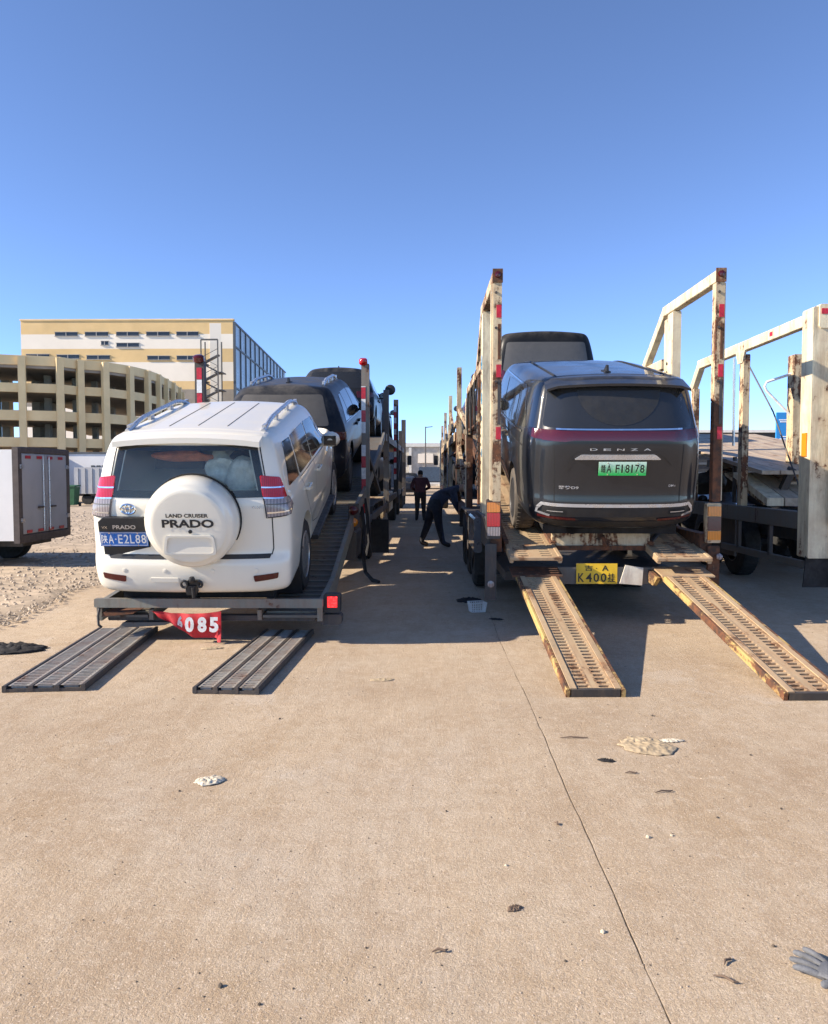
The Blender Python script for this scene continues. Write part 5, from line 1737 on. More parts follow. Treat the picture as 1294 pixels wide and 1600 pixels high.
# ---- third carrier at the right edge: pale, empty sloping deck
tc_ = thing('car_carrier', 'pale car carrier trailer with an empty sloping deck at the right edge', 'trailer', (5.2, 8.3, 0))
one(lambda m: m.box((4.22, 8.30, 1.95), (.30, .26, 2.75), ch=.015), 'corner_column', 'cream_steel', tc_)
one(lambda m: m.box((4.30, 8.30, 3.22), (.34, .30, .26), ch=.02), 'column_head', 'cream_steel', tc_)
one(lambda m: m.lathe([(.03, 0), (.03, .012), (.001, .013)], (4.31, 8.147, 3.24), (0, -1, 0), 14), 'column_hole', 'seam_black', tc_)
one(lambda m: m.box((4.20, 8.147, 3.27), (.10, .006, .06)), 'reflective_tape', 'tape_red', tc_)
one(lambda m: m.box((4.44, 8.10, 1.75), (.05, .09, 2.0), ch=.006), 'column_rail', 'grey_steel', tc_)
one(lambda m: m.box((4.33, 8.09, 1.9), (.10, .05, 1.9), ch=.006), 'column_channel', 'white_steel', tc_)
for z in (1.0, 1.35, 1.75, 2.1, 2.45):
    one(lambda m: m.box((4.33, 8.05, z), (.11, .03, .025)), 'channel_rung', 'grey_steel', tc_)
tape(tc_, 4.46, 8.053, 1.05, 2.1, .07, .16)
one(lambda m: m.box((4.062, 8.30, 1.83), (.012, .11, .26)), 'amber_reflector', 'amber_lens', tc_)
one(lambda m: m.prism([(-.16, .25), (.18, .25), (.14, .95), (-.10, .95)], (4.20, 8.2, 0), (1, 0, 0), (0, 0, 1), (0, .02, 0)), 'mud_flap', 'rubber', tc_)
one(lambda m: m.box((4.40, 8.15, .65), (.08, .10, .75), ch=.008), 'tail_leg', 'white_steel', tc_)
one(lambda m: m.beam((4.14, 8.452, 3.22), (4.14, 12.0, 3.20), .10, .13), 'top_beam', 'cream_steel', tc_)
one(lambda m: m.beam((4.137, 11.95, 3.18), (4.137, 12.3, 2.85), .10, .12), 'top_beam_end', 'cream_steel', tc_)
for y in (11.3, 9.3):
    one(lambda m: m.box((4.088, y, 3.22), (.006, .08, .05)), 'reflective_tape', 'tape_red', tc_)
one(lambda m: m.prism([(-.16, .0), (.16, .0), (.08, -.16), (-.08, -.16)], (4.08, 10.25, 3.15), (0, 1, 0), (0, 0, 1), (.03, 0, 0)), 'gusset', 'cream_steel', tc_)
one(lambda m: m.box((4.14, 10.22, 2.05), (.09, .14, 2.1), ch=.01), 'side_post', 'cream_rusted', tc_)
one(lambda m: m.cyl((4.12, 10.55, 3.1), (4.16, 10.62, 1.9), .02, n=8), 'cylinder_rod', 'satin_silver', tc_)
one(lambda m: m.box((4.14, 12.2, 1.95), (.09, .14, 1.8), ch=.01), 'side_post', 'cream_rusted', tc_)
one(lambda m: m.box((4.16, 13.0, 1.9), (.10, .20, 1.0), ch=.01), 'side_post', 'cream_steel', tc_)
one(lambda m: m.box((5.05, 10.6, 2.2), (.16, .20, 1.9), ch=.01), 'inner_post', 'cream_rusted', tc_)
one(lambda m: m.box((5.24, 10.6, 2.2), (.10, .16, 1.9), ch=.01), 'inner_post', 'cream_steel', tc_)
one(lambda m: m.tube([(5.0, 10.6, 2.9), (4.62, 10.6, 2.78), (4.59, 10.6, 2.72), (4.62, 10.6, 2.66), (5.0, 10.6, 2.3)], .018, 8), 'bent_rod', 'tape_white', tc_)
one(lambda m: m.tube([(4.16, 10.2, 3.0), (4.32, 9.7, 2.3), (4.45, 9.2, 1.35)], .010, 6), 'guy_cable', 'dark_steel', tc_)
one(lambda m: m.beam((4.14, 8.35, .98), (4.14, 20, .98), .12, .20), 'side_beam', 'grey_steel', tc_)
one(lambda m: m.beam((4.14, 8.4, .48), (4.14, 10.9, .48), .05, .09), 'side_guard', 'grey_steel', tc_)
for y in (9.3, 10.3):
    one(lambda m: m.beam((4.14, y, .50), (4.14, y, .90), .05, .06), 'guard_stay', 'dark_steel', tc_)
one(lambda m: m.beam((6.6, 8.35, .98), (6.6, 20, .98), .12, .20), 'side_beam', 'dark_steel', tc_)
for X in (4.9, 5.9):
    one(lambda m: m.box((X, 14.4, .75), (.14, 11.5, .26), ch=.01), 'chassis_beam', 'dark_steel', tc_)
for y in (11.4, 12.7, 14.0):
    for X, s in ((4.62, -1), (6.3, 1)):
        truck_wheel(tc_, (X, y, .46), .46, .28, s, 'grey_steel')
one(lambda m: m.prism([(10.6, .35), (11.9, .35), (11.9, .9), (10.6, .9)], (4.20, 0, 0), (0, 1, 0), (0, 0, 1), (.03, 0, 0)), 'side_panel', 'dark_steel', tc_)
# sloping deck of planks
DC = [(9.8, 1.50), (15.5, 2.25), (20, 2.35)]
for k in range(9):
    X = 4.35 + .26 * k
    one(lambda m: sweep(m, DC, X, .245, .05), 'deck_plank', 'deck_plank', tc_)
for y in (11.6, 13.6, 15.5):
    one(lambda m: m.box((5.4, y, zat(DC, y) - .07), (2.5, .1, .12), ch=.01), 'deck_bearer', 'grey_steel', tc_)
for k in range(3):
    one(lambda m: m.prism([(9.55, 1.10), (10.7, 1.46), (10.7, 1.53), (9.55, 1.20)], (4.20 + .24 * k, 0, 0), (0, 1, 0), (0, 0, 1), (.225, 0, 0)), 'folding_flap', 'deck_plank' if k else 'cream_steel', tc_)
one(lambda m: m.box((4.62, 9.9, 1.42), (.09, .10, .36), (.3, .3, 0), ch=.01), 'flap_jack', 'dark_steel', tc_)

for k, (x, y, z, a, b, L) in enumerate(((4.75, 11.2, 1.62, .22, .10, 2.2), (5.1, 11.5, 1.70, .16, -.12, 2.6), (4.5, 11.0, 1.36, .30, .05, 1.7), (5.4, 10.9, 1.45, .26, .2, 2.0), (4.95, 10.6, 1.24, .10, -.3, 1.5))):
    one(lambda m: m.box((x, y, z), (.22, L, .045), (a, 0, b)), 'loose_board', ('deck_plank', 'ramp_plate', 'cream_rusted')[k % 3], tc_)
for k, (x, y, z) in enumerate(((4.5, 12.6, 1.35), (5.0, 13.2, 1.4), (5.6, 12.4, 1.35))):
    one(lambda m: m.lathe([(.20, -.09), (.30, -.09), (.33, 0), (.30, .09), (.20, .09)], (x, y, z), (.3 * k, .4, 1), 22), 'stowed_tyre', 'rubber', tc_)
one(lambda m: m.beam((4.3, 10.9, 1.1), (4.3, 10.9, 1.75), .05, .05), 'stake', 'dark_steel', tc_)
one(lambda m: m.beam((4.3, 11.6, 1.1), (4.36, 11.6, 1.6), .05, .05), 'stake', 'rust_steel', tc_)
tc_.location = (5.60, 9.10, 0)
tc_.scale = (1, 1, 1.06)

# ---- cars on the carriers
for X0, t_ in ((-2.19, ta), (1.88, tb)):
    for k in range(7):
        one(lambda m: m.box((X0, 19.6 + 2 * k, .99), (2.1, 1.9, .03)), 'lower_deck_sheet', 'dark_steel', t_)
for k in range(4):  # solid sheets added between the sloping tracks to block light
    y = 13.0 + 1.4 * k
    a = math.atan2(zat(DA, y + .5) - zat(DA, y - .5), 1)
    one(lambda m: m.box((-2.2, y, zat(DA, y) - .05), (1.14, 1.3, .02), (a, 0, 0)), 'light_block_sheet', 'dark_steel', ta)
one(lambda m: m.box((-1.16, 11.55, .55), (.30, .9, .42), ch=.03), 'side_box', 'dark_steel', ta)
one(lambda m: m.box((-1.2, 12.95, .60), (.36, .8, .56), ch=.03), 'side_box', 'dark_steel', ta)
generic('suv', 'dark car on the left carrier\'s lower deck, nearer of two', 'suv', 'black_paint', (-2.17, 20.4, 1.005), 0, detail=False)  # this pair: part of the dark load, added to stop light streaks in the lane
generic('sedan', 'dark car on the left carrier\'s lower deck, farther of two', 'sedan', 'navy_black_paint', (-2.17, 25.9, 1.005), 0, detail=False)
generic('suv', 'dark car on the cream carrier\'s lower deck, nearer of two', 'suv', 'black_paint', (1.90, 20.6, 1.005), 0, detail=False)  # this pair added to block the brightness between the posts
generic('sedan', 'dark car on the cream carrier\'s lower deck, farther of two', 'sedan', 'black_paint', (1.90, 26.3, 1.005), 0, detail=False)
suv2 = generic('suv', 'dark dusty SUV with silver roof rails behind the white car', 'suv', 'navy_black_paint', (-2.24, 12.95, 1.31), math.atan2(.55, 2.85), rails='satin_silver', glass='dusty_glass', sub=3)[0]
suv2.scale = (1.08, 1.08, 1.08)
suv2.location = Vector((-2.24, 12.95, 1.31)) - suv2.rotation_euler.to_matrix() @ Vector((0, .95 * 1.08, 0))
generic('suv', 'dark blue-black SUV highest up on the left carrier, third car from its tail', 'suv', 'navy_black_paint', (-2.17, 19.3, 2.53), R(1.0), sub=3)
generic('suv', 'dark car farthest along the left carrier, only its side showing past the posts', 'suv', 'silver_paint', (-2.15, 25.4, 2.58), R(.5))
generic('van', 'black van with a tall upright back on the cream carrier, ahead of the people carrier', 'van', 'black_paint', (2.16, 14.9, 2.34), math.atan2(.25, 3.05), sub=3, glass='dusty_glass')
generic('sedan', 'dark saloon car far along the cream carrier\'s upper deck', 'sedan', 'silver_paint', (1.95, 21.8, 2.54), R(.4))

# ------------------------------------------------------------------ far buildings
plain('render_tan', (0.70, 0.49, 0.23), 0.9, var=0.12, scale=0.25)
plain('render_cream', (0.80, 0.60, 0.32), 0.9, var=0.14, scale=0.4)
plain('render_white', (0.82, 0.74, 0.61), 0.9, var=0.06, scale=0.2)
plain('concrete_grey', (0.30, 0.26, 0.21), 0.9, var=0.2, scale=0.5)
plain('far_glass', (0.03, 0.035, 0.04), 0.2, var=0.3)
plain('panel_blue', (0.30, 0.38, 0.44), 0.35, var=0.2, scale=0.3)
plain('mullion', (0.07, 0.08, 0.09), 0.5, var=0.2)
plain('stair_steel', (0.09, 0.085, 0.08), 0.6, var=0.3)
plain('window_frame', (0.35, 0.33, 0.30), 0.6, var=0.2)

# parking structure with a rounded corner
pk = thing('parking_structure', 'tan multi-storey parking structure with open decks and a rounded corner', 'building', (-34, 68, 0))
PX = [(-200, 64), (-142, 65), (-85, 66), (-25, 67), (35, 68), (93, 69), (124, 70.8), (163, 72.0), (201, 74.6), (228, 77.4), (245, 80.4), (257, 84.0), (268, 87.7), (278, 92.5), (283, 98)]
PP = [Vector(((x - 665) / 1194 * y, y, 0)) for x, y in PX]
BE = [(12.1, 11.25), (9.65, 8.85), (7.25, 6.35), (4.85, 4.0), (1.6, .9)]
def inward(i):
    a = PP[max(0, i - 1)]; b = PP[min(len(PP) - 1, i + 1)]
    d = (b - a).normalized()
    return Vector((-d.y, d.x, 0))
INN = [PP[i] + inward(i) * 11 for i in range(len(PP))]
for i, p in enumerate(PP):
    d = -inward(i) * .25
    a = math.atan2(inward(i).y, inward(i).x)
    one(lambda m: m.box((p.x + d.x, p.y + d.y, 6.0), (.48, .60, 12.0), (0, 0, a)), 'pillar', 'render_cream', pk)
    if i < len(PP) - 1:
        q = PP[i + 1]
        for zt, zb in BE:
            one(lambda m: m.beam((p.x, p.y, (zt + zb) / 2), (q.x, q.y, (zt + zb) / 2), .3, zt - zb, ch=.01), 'parapet', 'render_cream', pk)
    if 0 < i < len(PP) - 1 and i % 2:
        k = INN[i]
        one(lambda m: m.box((k.x, k.y, 6.0), (.8, .8, 12.0)), 'inner_pillar', 'concrete_grey', pk)
        k = (INN[i] + p) / 2
        one(lambda m: m.box((k.x, k.y, 5.6), (.5, .5, 11.2)), 'inner_pillar', 'concrete_grey', pk)
for zt, zb in BE[:4]:
    poly = PP + INN[::-1]
    m = MB()
    n = len(PP)
    for i in range(n - 1):
        q = [PP[i], PP[i + 1], INN[i + 1], INN[i]]
        zz = zb - .25 if zt > 12 else zb
        m.add([(v.x, v.y, zz) for v in q] + [(v.x, v.y, zz + .3) for v in q], [(3, 2, 1, 0), (4, 5, 6, 7), (0, 1, 5, 4), (2, 3, 7, 6)])
    m.build('floor_slab', 'concrete_grey', pk, weld=True)
    for i in range(n - 1):
        if i in (3, 4, 6):
            continue
        a, b = INN[i], INN[i + 1]
        one(lambda m: m.beam((a.x, a.y, zb + .5), (b.x, b.y, zb + .5), .2, .9, ch=.01), 'inner_parapet', 'render_tan', pk)

# banded warehouse
wh = thing('warehouse', 'tall warehouse with tan and white bands, a glazed side and an outside stair', 'building', (-50, 130, 0))
Y0 = 130.0
XL, XR = -68.7, -32.5
bands = [(27.5, 25.2, 'render_tan'), (25.2, 22.75, 'render_white'), (22.75, 20.5, 'render_tan'), (20.5, 17.3, 'render_white'), (17.3, 15.9, 'render_tan'), (15.9, 13.0, 'concrete_grey'), (13.0, 7.0, 'render_white'), (7.0, 0, 'render_tan')]
for zt, zb, mt in bands:
    one(lambda m: m.box(((XL + XR) / 2, Y0 + .3, (zt + zb) / 2), (XR - XL, .6, zt - zb)), 'wall_band', mt, wh)
one(lambda m: m.box(((XL + XR) / 2, Y0 + .3, 27.62), (XR - XL + .2, .9, .24)), 'roof_edge', 'render_cream', wh)
wins = [(88, 123, 523), (135, 171, 523), (184, 219, 523), (231, 267, 523), (278, 312, 523), (184, 219, 540), (160, 171, 537), (42, 78, 557), (90, 125, 558), (137, 173, 559), (232, 267, 560), (278, 312, 560)]
for a, b, y in wins:
    xa, xb = (a - 665) / 1194 * Y0, (b - 665) / 1194 * Y0
    z = 1.6 + (740 - y) / 1194 * Y0
    w = MB()
    w.box(((xa + xb) / 2, Y0 - .02, z), (xb - xa, .1, .62))
    w = w.build('window', 'far_glass', wh)
    for s in (-1, 1):
        q = MB(); q.box(((xa + xb) / 2, Y0 - .06, z + s * .35), (xb - xa + .2, .25, .08))
        q = q.build('frame', 'window_frame', w); q.location = (0, 0, 0)
        for vv in q.data.vertices:
            vv.co -= Vector(wh.location)
    q = MB(); q.box(((xa + xb) / 2, Y0 - .06, z), (.12, .2, .62)); q = q.build('mullion', 'window_frame', w)
    for vv in q.data.vertices:
        vv.co -= Vector(wh.location)
# glazed side wall
A, B = Vector((XR, Y0 + .1, 0)), Vector((-35.6, 194, 0))
d = (B - A).normalized()
nn = Vector((d.y, -d.x, 0))
L = (B - A).length
one(lambda m: m.add([A - nn * 4, A, B, B - nn * 4] + [v + Vector((0, 0, 27.0)) for v in (A - nn * 4, A, B, B - nn * 4)], [(1, 2, 6, 5), (4, 5, 6, 7), (0, 1, 5, 4), (2, 3, 7, 6), (3, 0, 4, 7)]), 'side_wall', 'render_white', wh)
N = 13
rows = [(27.0, 23.2), (23.1, 16.2), (16.1, 8.2), (8.1, .3)]
for k in range(N):
    a = A + d * (L * k / N + .25) + nn * .12
    b = A + d * (L * (k + 1) / N - .25) + nn * .12
    for zt, zb in rows:
        one(lambda m: m.beam(a + Vector((0, 0, (zt + zb) / 2)), b + Vector((0, 0, (zt + zb) / 2)), .10, zt - zb, ch=.01), 'glazing_panel', 'panel_blue', wh)
    a = A + d * (L * k / N) + nn * .16
    one(lambda m: m.box((a.x, a.y, 13.6), (.4, .4, 27.3)), 'mullion_post', 'mullion', wh)
for z in (27.1, 23.15, 16.15, 8.15):
    one(lambda m: m.beam(A + nn * .2 + Vector((0, 0, z)), B + nn * .2 + Vector((0, 0, z)), .3, .3), 'mullion_rail', 'mullion', wh)
for k in range(3):
    p = A + d * (L * (.55 + .17 * k)) - nn * 3 + Vector((0, 0, 28.0))
    one(lambda m: m.box(p, (3, 6, 2)), 'roof_vent', 'render_white', wh)
# outside stair
xs0, xs1 = (318 - 665) / 1194 * 127, (344 - 665) / 1194 * 127
for x in (xs0, xs1):
    for y in (126.2, 128.6):
        one(lambda m: m.box((x, y, 11.8), (.18, .18, 23.6)), 'stair_post', 'stair_steel', wh)
one(lambda m: m.beam((xs0, 126.2, 23.6), (xs1, 126.2, 23.6), .2, .25), 'stair_head', 'stair_steel', wh)
zf = 21.2
k = 0
while zf > 1:
    x0, x1 = (xs0, xs1) if k % 2 else (xs1, xs0)
    one(lambda m: m.beam((x0, 127 + .6 * (k % 2), zf), (x1, 127 + .6 * (k % 2), zf - 1.45), 1.0, .22), 'stair_flight', 'stair_steel', wh)
    one(lambda m: m.box(((x1 + (1.0 if k % 2 else -1.0) * .0), 127.6, zf - 1.45), (1.3, 2.6, .16)), 'stair_landing', 'stair_steel', wh)
    one(lambda m: m.beam((x0, 126.4, zf + 1.0), (x1, 126.4, zf - .45), .06, .08), 'handrail', 'stair_steel', wh)
    zf -= 1.45
    k += 1

# shed at the far end of the lane
plain('shed_wall', (0.50, 0.47, 0.41), 0.9, var=0.35, scale=1.2)
plain('shed_door', (0.03, 0.03, 0.032), 0.8, var=0.3)
plain('shed_trim', (0.68, 0.66, 0.60), 0.8, var=0.1)
sh = thing('shed', 'long pale shed with a flat parapet across the far end of the lane', 'building', (0, 100, 0))
one(lambda m: m.box((0, 104, 2.6), (46, 8, 5.2)), 'wall', 'shed_wall', sh)
one(lambda m: m.box((0, 103.9, 5.35), (46.4, 8.4, .5)), 'parapet', 'shed_trim', sh)
for x in range(-20, 22, 4):
    one(lambda m: m.box((x, 99.9, 3.6), (2.0, .2, 1.2)), 'window', 'render_white', sh)
    one(lambda m: m.box((x + 2, 99.85, 2.5), (.35, .3, 5.0)), 'pilaster', 'shed_trim', sh)
one(lambda m: m.box((4.2, 99.9, 1.9), (2.4, .25, 3.8)), 'door', 'shed_door', sh)
lp = thing('lamp_pole', 'thin dark lamp pole rising above the far shed', 'pole', (0.0, 98, 0))
one(lambda m: m.cyl((0, 98, 0), (0, 98, 7.6), .11, .07, 8), 'mast', 'stair_steel', lp)
one(lambda m: m.beam((0, 98, 7.5), (.9, 98, 7.6), .12, .10), 'arm', 'stair_steel', lp)
# low grey strip crossing the far end of the concrete
kb = one(lambda m: m.box((0, 62, .10), (120, .25, .20), ch=.02), 'low_strip', 'concrete_grey')
tag(kb, None, None, kind='structure')

# ------------------------------------------------------------------ vehicles in the background
plain('box_white', (0.74, 0.73, 0.70), 0.5, var=0.08, scale=1.0)
plain('box_frame', (0.085, 0.065, 0.055), 0.6, var=0.3)
plain('door_grey', (0.42, 0.42, 0.42), 0.55, var=0.12, scale=1.5)
bt = thing('box_truck', 'small white box truck with closed grey rear doors at the left edge', 'truck', (-6.75, 12.6, 0))
one(lambda m: m.box((-8.95, 13.45, 1.24), (4.3, 1.78, 1.52), ch=.02), 'cargo_box', 'box_white', bt)
XR_ = -6.79
for y, z, sy, sz in ((12.60, 1.24, .12, 1.60), (14.30, 1.24, .12, 1.60), (13.45, 2.0, 1.58, .10), (13.45, .50, 1.58, .14)):
    one(lambda m: m.box((XR_ + .01, y, z), (.10, sy, sz), ch=.01), 'door_frame', 'box_frame', bt)
for y, a in ((13.05, 0), (13.86, 0)):
    dr = one(lambda m: m.box((XR_ + .03, y, 1.26), (.05, .79, 1.36), ch=.01), 'rear_door', 'door_grey', bt)
    for z in (.82, 1.72):
        q = MB(); q.box((XR_ + .06, 12.64 if y < 13.4 else 14.26, z), (.05, .10, .07))
        q.build('hinge', 'satin_silver', bt)
    q = MB(); q.cyl((XR_ + .075, y + (.30 if y < 13.4 else -.30), .62), (XR_ + .075, y + (.30 if y < 13.4 else -.30), 1.9), .014, n=8)
    q.build('lock_bar', 'satin_silver', bt)
    q = MB(); q.box((XR_ + .08, y + (.18 if y < 13.4 else -.18), 1.02), (.03, .16, .03))
    q.build('door_handle', 'box_frame', bt)
for k in range(4):
    one(lambda m: m.box((XR_ + .065, 12.86 + .38 * k, 1.88), (.006, .17, .05)), 'reflective_tape', 'tape_red', bt)
    one(lambda m: m.box((XR_ + .065, 12.86 + .38 * k, .62), (.006, .17, .05)), 'reflective_tape', 'tape_red', bt)
one(lambda m: m.box((-9.0, 13.45, .42), (4.2, 1.0, .14), ch=.01), 'chassis', 'dark_steel', bt)
for y in (12.75, 14.15):
    for x in (-7.75, -11.3):
        m = MB()
        m.lathe([(.20, -.11), (.33, -.11), (.36, -.08), (.37, 0), (.36, .08), (.33, .11), (.20, .11), (.001, .06)], (x, y, .37), (0, -1 if y < 13 else 1, 0), 28)
        m.build('wheel', 'rubber', bt)
one(lambda m: m.box((-7.55, 12.58, .74), (.50, .02, .34), ch=.004), 'side_flap', 'box_white', bt)
m = MB()
m.prism([(-11.15, .45), (-11.15, 1.75), (-11.7, 1.78), (-12.3, 1.2), (-12.5, 1.1), (-12.55, .45)], (0, 12.65, 0), (1, 0, 0), (0, 0, 1), (0, 1.6, 0))
m.build('cab', 'box_white', bt)
one(lambda m: m.prism([(-11.3, 1.15), (-11.3, 1.65), (-11.68, 1.68), (-12.1, 1.2)], (0, 12.645, 0), (1, 0, 0), (0, 0, 1), (0, -.01, 0)), 'cab_window', 'tinted_glass', bt)

# trailers parked before the parking structure
wc = thing('container_trailer', 'white container trailer parked in front of the parking structure', 'trailer', (-18.5, 42, 0))
one(lambda m: m.box((-18.4, 43.2, 1.75), (4.6, 2.4, 1.9), ch=.04), 'box', 'box_white', wc)
one(lambda m: m.box((-18.4, 43.2, 2.74), (4.7, 2.5, .1)), 'roof', 'mullion', wc)
for k in range(6):
    one(lambda m: m.box((-18.35 + .30 * k, 41.97, 1.95), (.20, .05, .22)), 'vent', 'mullion', wc)
one(lambda m: m.box((-18.4, 43.2, .72), (4.4, 2.0, .16)), 'chassis', 'dark_steel', wc)
for x in (-19.8, -18.6, -17.0):
    m = MB(); m.lathe([(.2, -.12), (.36, -.12), (.40, 0), (.36, .12), (.001, .12)], (x, 42.3, .40), (0, -1, 0), 20); m.build('wheel', 'rubber', wc)
gs = thing('generator_trailer', 'grey sheet-metal generator box beside the white container trailer', 'generator', (-16.9, 39, 0))
one(lambda m: m.box((-16.6, 39.4, 1.25), (2.6, 1.4, 1.35), ch=.03), 'body', 'door_grey', gs)
for k in range(7):
    one(lambda m: m.box((-17.7 + .36 * k, 38.685, 1.25), (.03, .03, 1.25)), 'rib', 'door_grey', gs)
for x in (-17.3, -16.0):
    m = MB(); m.lathe([(.15, -.1), (.28, -.1), (.30, 0), (.28, .1), (.001, .1)], (x, 38.9, .30), (0, -1, 0), 20); m.build('wheel', 'rubber', gs)
one(lambda m: m.box((-16.6, 39.4, .52), (2.4, 1.2, .12)), 'chassis', 'dark_steel', gs)
bl = thing('blue_container', 'narrow strip of a blue container behind the box truck', 'container', (-20.6, 40, 0))
one(lambda m: m.box((-21.0, 41.2, 1.45), (1.6, 2.2, 2.5), ch=.03), 'box', 'blue_paint', bl)
for k in range(5):
    one(lambda m: m.box((-21.6 + .3 * k, 40.08, 1.45), (.09, .05, 2.3)), 'rib', 'blue_paint', bl)
one(lambda m: m.box((-21.0, 41.2, .12), (1.4, 2.0, .2)), 'skid', 'dark_steel', bl)
plain('bin_green', (0.02, 0.10, 0.035), 0.6, var=0.3)
for x, lb in ((-17.9, 'green wheelie bin left of the grey generator, the left one'), (-17.25, 'green wheelie bin touching the grey generator, the right one')):
    gb = thing('wheelie_bin', lb, 'bin', (x, 37.0, 0), group='green bins')
    one(lambda m: m.beam((x, 37.0, .08), (x, 37.0, .95), .44, .50, w1=.56, h1=.62), 'bin_body', 'bin_green', gb)
    one(lambda m: m.box((x, 37.0, 1.0), (.60, .68, .07), (.05, 0, 0), ch=.02), 'lid', 'bin_green', gb)
    for s in (-1, 1):
        one(lambda m: m.cyl((x + s * .24, 37.28, .1), (x + s * .29, 37.28, .1), .1, n=14), 'wheel', 'rubber', gb)
# dark cars and a lorry at the end of the lane
generic('parked_car', 'dark car parked at the end of the lane, facing away beside the left carrier', 'suv', 'black_paint', (-1.4, 62.8, 0), sub=2, detail=False)
generic('parked_car', 'dark saloon parked at the end of the lane in front of the dark SUV', 'sedan', 'navy_black_paint', (-1.5, 55.5, 0), sub=2, detail=False)
plain('tarp_blue', (0.05, 0.08, 0.12), 0.7, var=0.3)
lo = thing('lorry', 'blue-grey covered lorry standing before the far shed', 'truck', (1.2, 78, 0))
one(lambda m: m.box((1.6, 82, 1.55), (4.6, 6, 1.5), ch=.1), 'tilt_cover', 'tarp_blue', lo)
one(lambda m: m.box((1.3, 82, .7), (5.2, 5.8, .2)), 'chassis', 'dark_steel', lo)
for x in (-.8, 3.4):
    m = MB(); m.lathe([(.25, -.15), (.46, -.15), (.50, 0), (.46, .15), (.001, .15)], (x, 79.4, .5), (-1 if x < 1 else 1, 0, 0), 20); m.build('wheel', 'rubber', lo)
one(lambda m: m.box((1.3, 78.9, .62), (4.6, .12, .16)), 'rear_bar', 'shed_trim', lo)
# tractor units drawing the two near carriers
def tractor(label, X, y, col):
    t = thing('tractor_unit', label, 'truck', (X, y, 0))
    one(lambda m: m.prism([(y + .2, .9), (y + .2, 2.9), (y + .6, 3.3), (y + 1.9, 3.2), (y + 2.2, 2.2), (y + 2.25, .6), (y + .2, .6)], (X - 1.15, 0, 0), (0, 1, 0), (0, 0, 1), (2.3, 0, 0)), 'cab', col, t)
    one(lambda m: m.box((X, y - 1.5, .75), (.9, 4.6, .28)), 'chassis', 'dark_steel', t)
    for yy in (y - 3.0, y - 1.7, y + 1.2):
        for s in (-1, 1):
            truck_wheel(t, (X + s * 1.0, yy, .5), .5, .3, s)
    for s in (-1, 1):
        one(lambda m: m.box((X + s * 1.35, y + 1.9, 2.3), (.22, .12, .5), ch=.03), 'mirror', 'black_plastic', t)
        one(lambda m: m.prism([(y + .8, 1.9), (y + 2.0, 1.85), (y + 1.8, 2.7), (y + .8, 2.7)], (X + s * 1.152, 0, 0), (0, 1, 0), (0, 0, 1), (s * .01, 0, 0)), 'side_window', 'tinted_glass', t)
    return t
tractor('dark tractor unit at the far front of the left carrier', -2.2, 38.5, 'cab_blue')
tractor('dark tractor unit at the far front of the cream carrier', 1.9, 38.5, 'cab_blue')
# right background: dark hall roof, blue sign, parked cars and scooters
plain('dark_roof', (0.035, 0.035, 0.036), 0.7, var=0.3)
plain('sign_blue', (0.02, 0.22, 0.55), 0.4, var=0.08)
hl = thing('hall', 'low dark hall with a white roof edge behind the right-hand carrier', 'building', (28, 60, 0))
one(lambda m: m.box((28.5, 66, 2.4), (16, 10, 4.8)), 'wall', 'dark_roof', hl)
one(lambda m: m.box((28.5, 65.9, 4.95), (16.3, 10.3, .22)), 'roof_edge', 'shed_trim', hl)
for k in range(5):
    one(lambda m: m.box((28.5, 60.93, .9 + .75 * k), (15.9, .12, .18)), 'cladding_rib', 'mullion', hl)
sg = thing('sign_board', 'bright blue sign board with white lettering behind the right-hand carrier', 'sign', (23.0, 49, 0))
one(lambda m: m.box((23.1, 49, 4.45), (1.75, .15, 2.05), ch=.02), 'board', 'sign_blue', sg)
for x in (22.5, 23.7):
    one(lambda m: m.cyl((x, 49.05, 0), (x, 49.05, 3.5), .06, n=8), 'leg', 'stair_steel', sg)
for tx, x, z, w_, h_ in (('车', 23.42, 4.55, .45, .42), ('用', 23.42, 4.05, .45, .42)):
    lettering('sign_lettering', tx, (x, 48.91, z), (1, 0, 0), (0, 0, 1), w_, h_, 'plate_white', sg, bold=.02, thick=.01, local=False)
for z, w_ in ((5.0, .75), (4.88, .6), (3.95, .5), (3.80, .62)):
    one(lambda m: m.box((22.75, 48.915, z), (w_, .02, .06)), 'printed_line', 'plate_white', sg)
generic('parked_car', 'black car with chrome trim parked under the right-hand carrier\'s deck', 'sedan', 'black_paint', (7.3, 19.0, 0), yaw=R(178), sub=2)
generic('parked_car', 'white car showing through a gap left of the right-hand carrier\'s posts', 'sedan', 'white_paint', (9.2, 25.0, 0), yaw=R(95), sub=2)
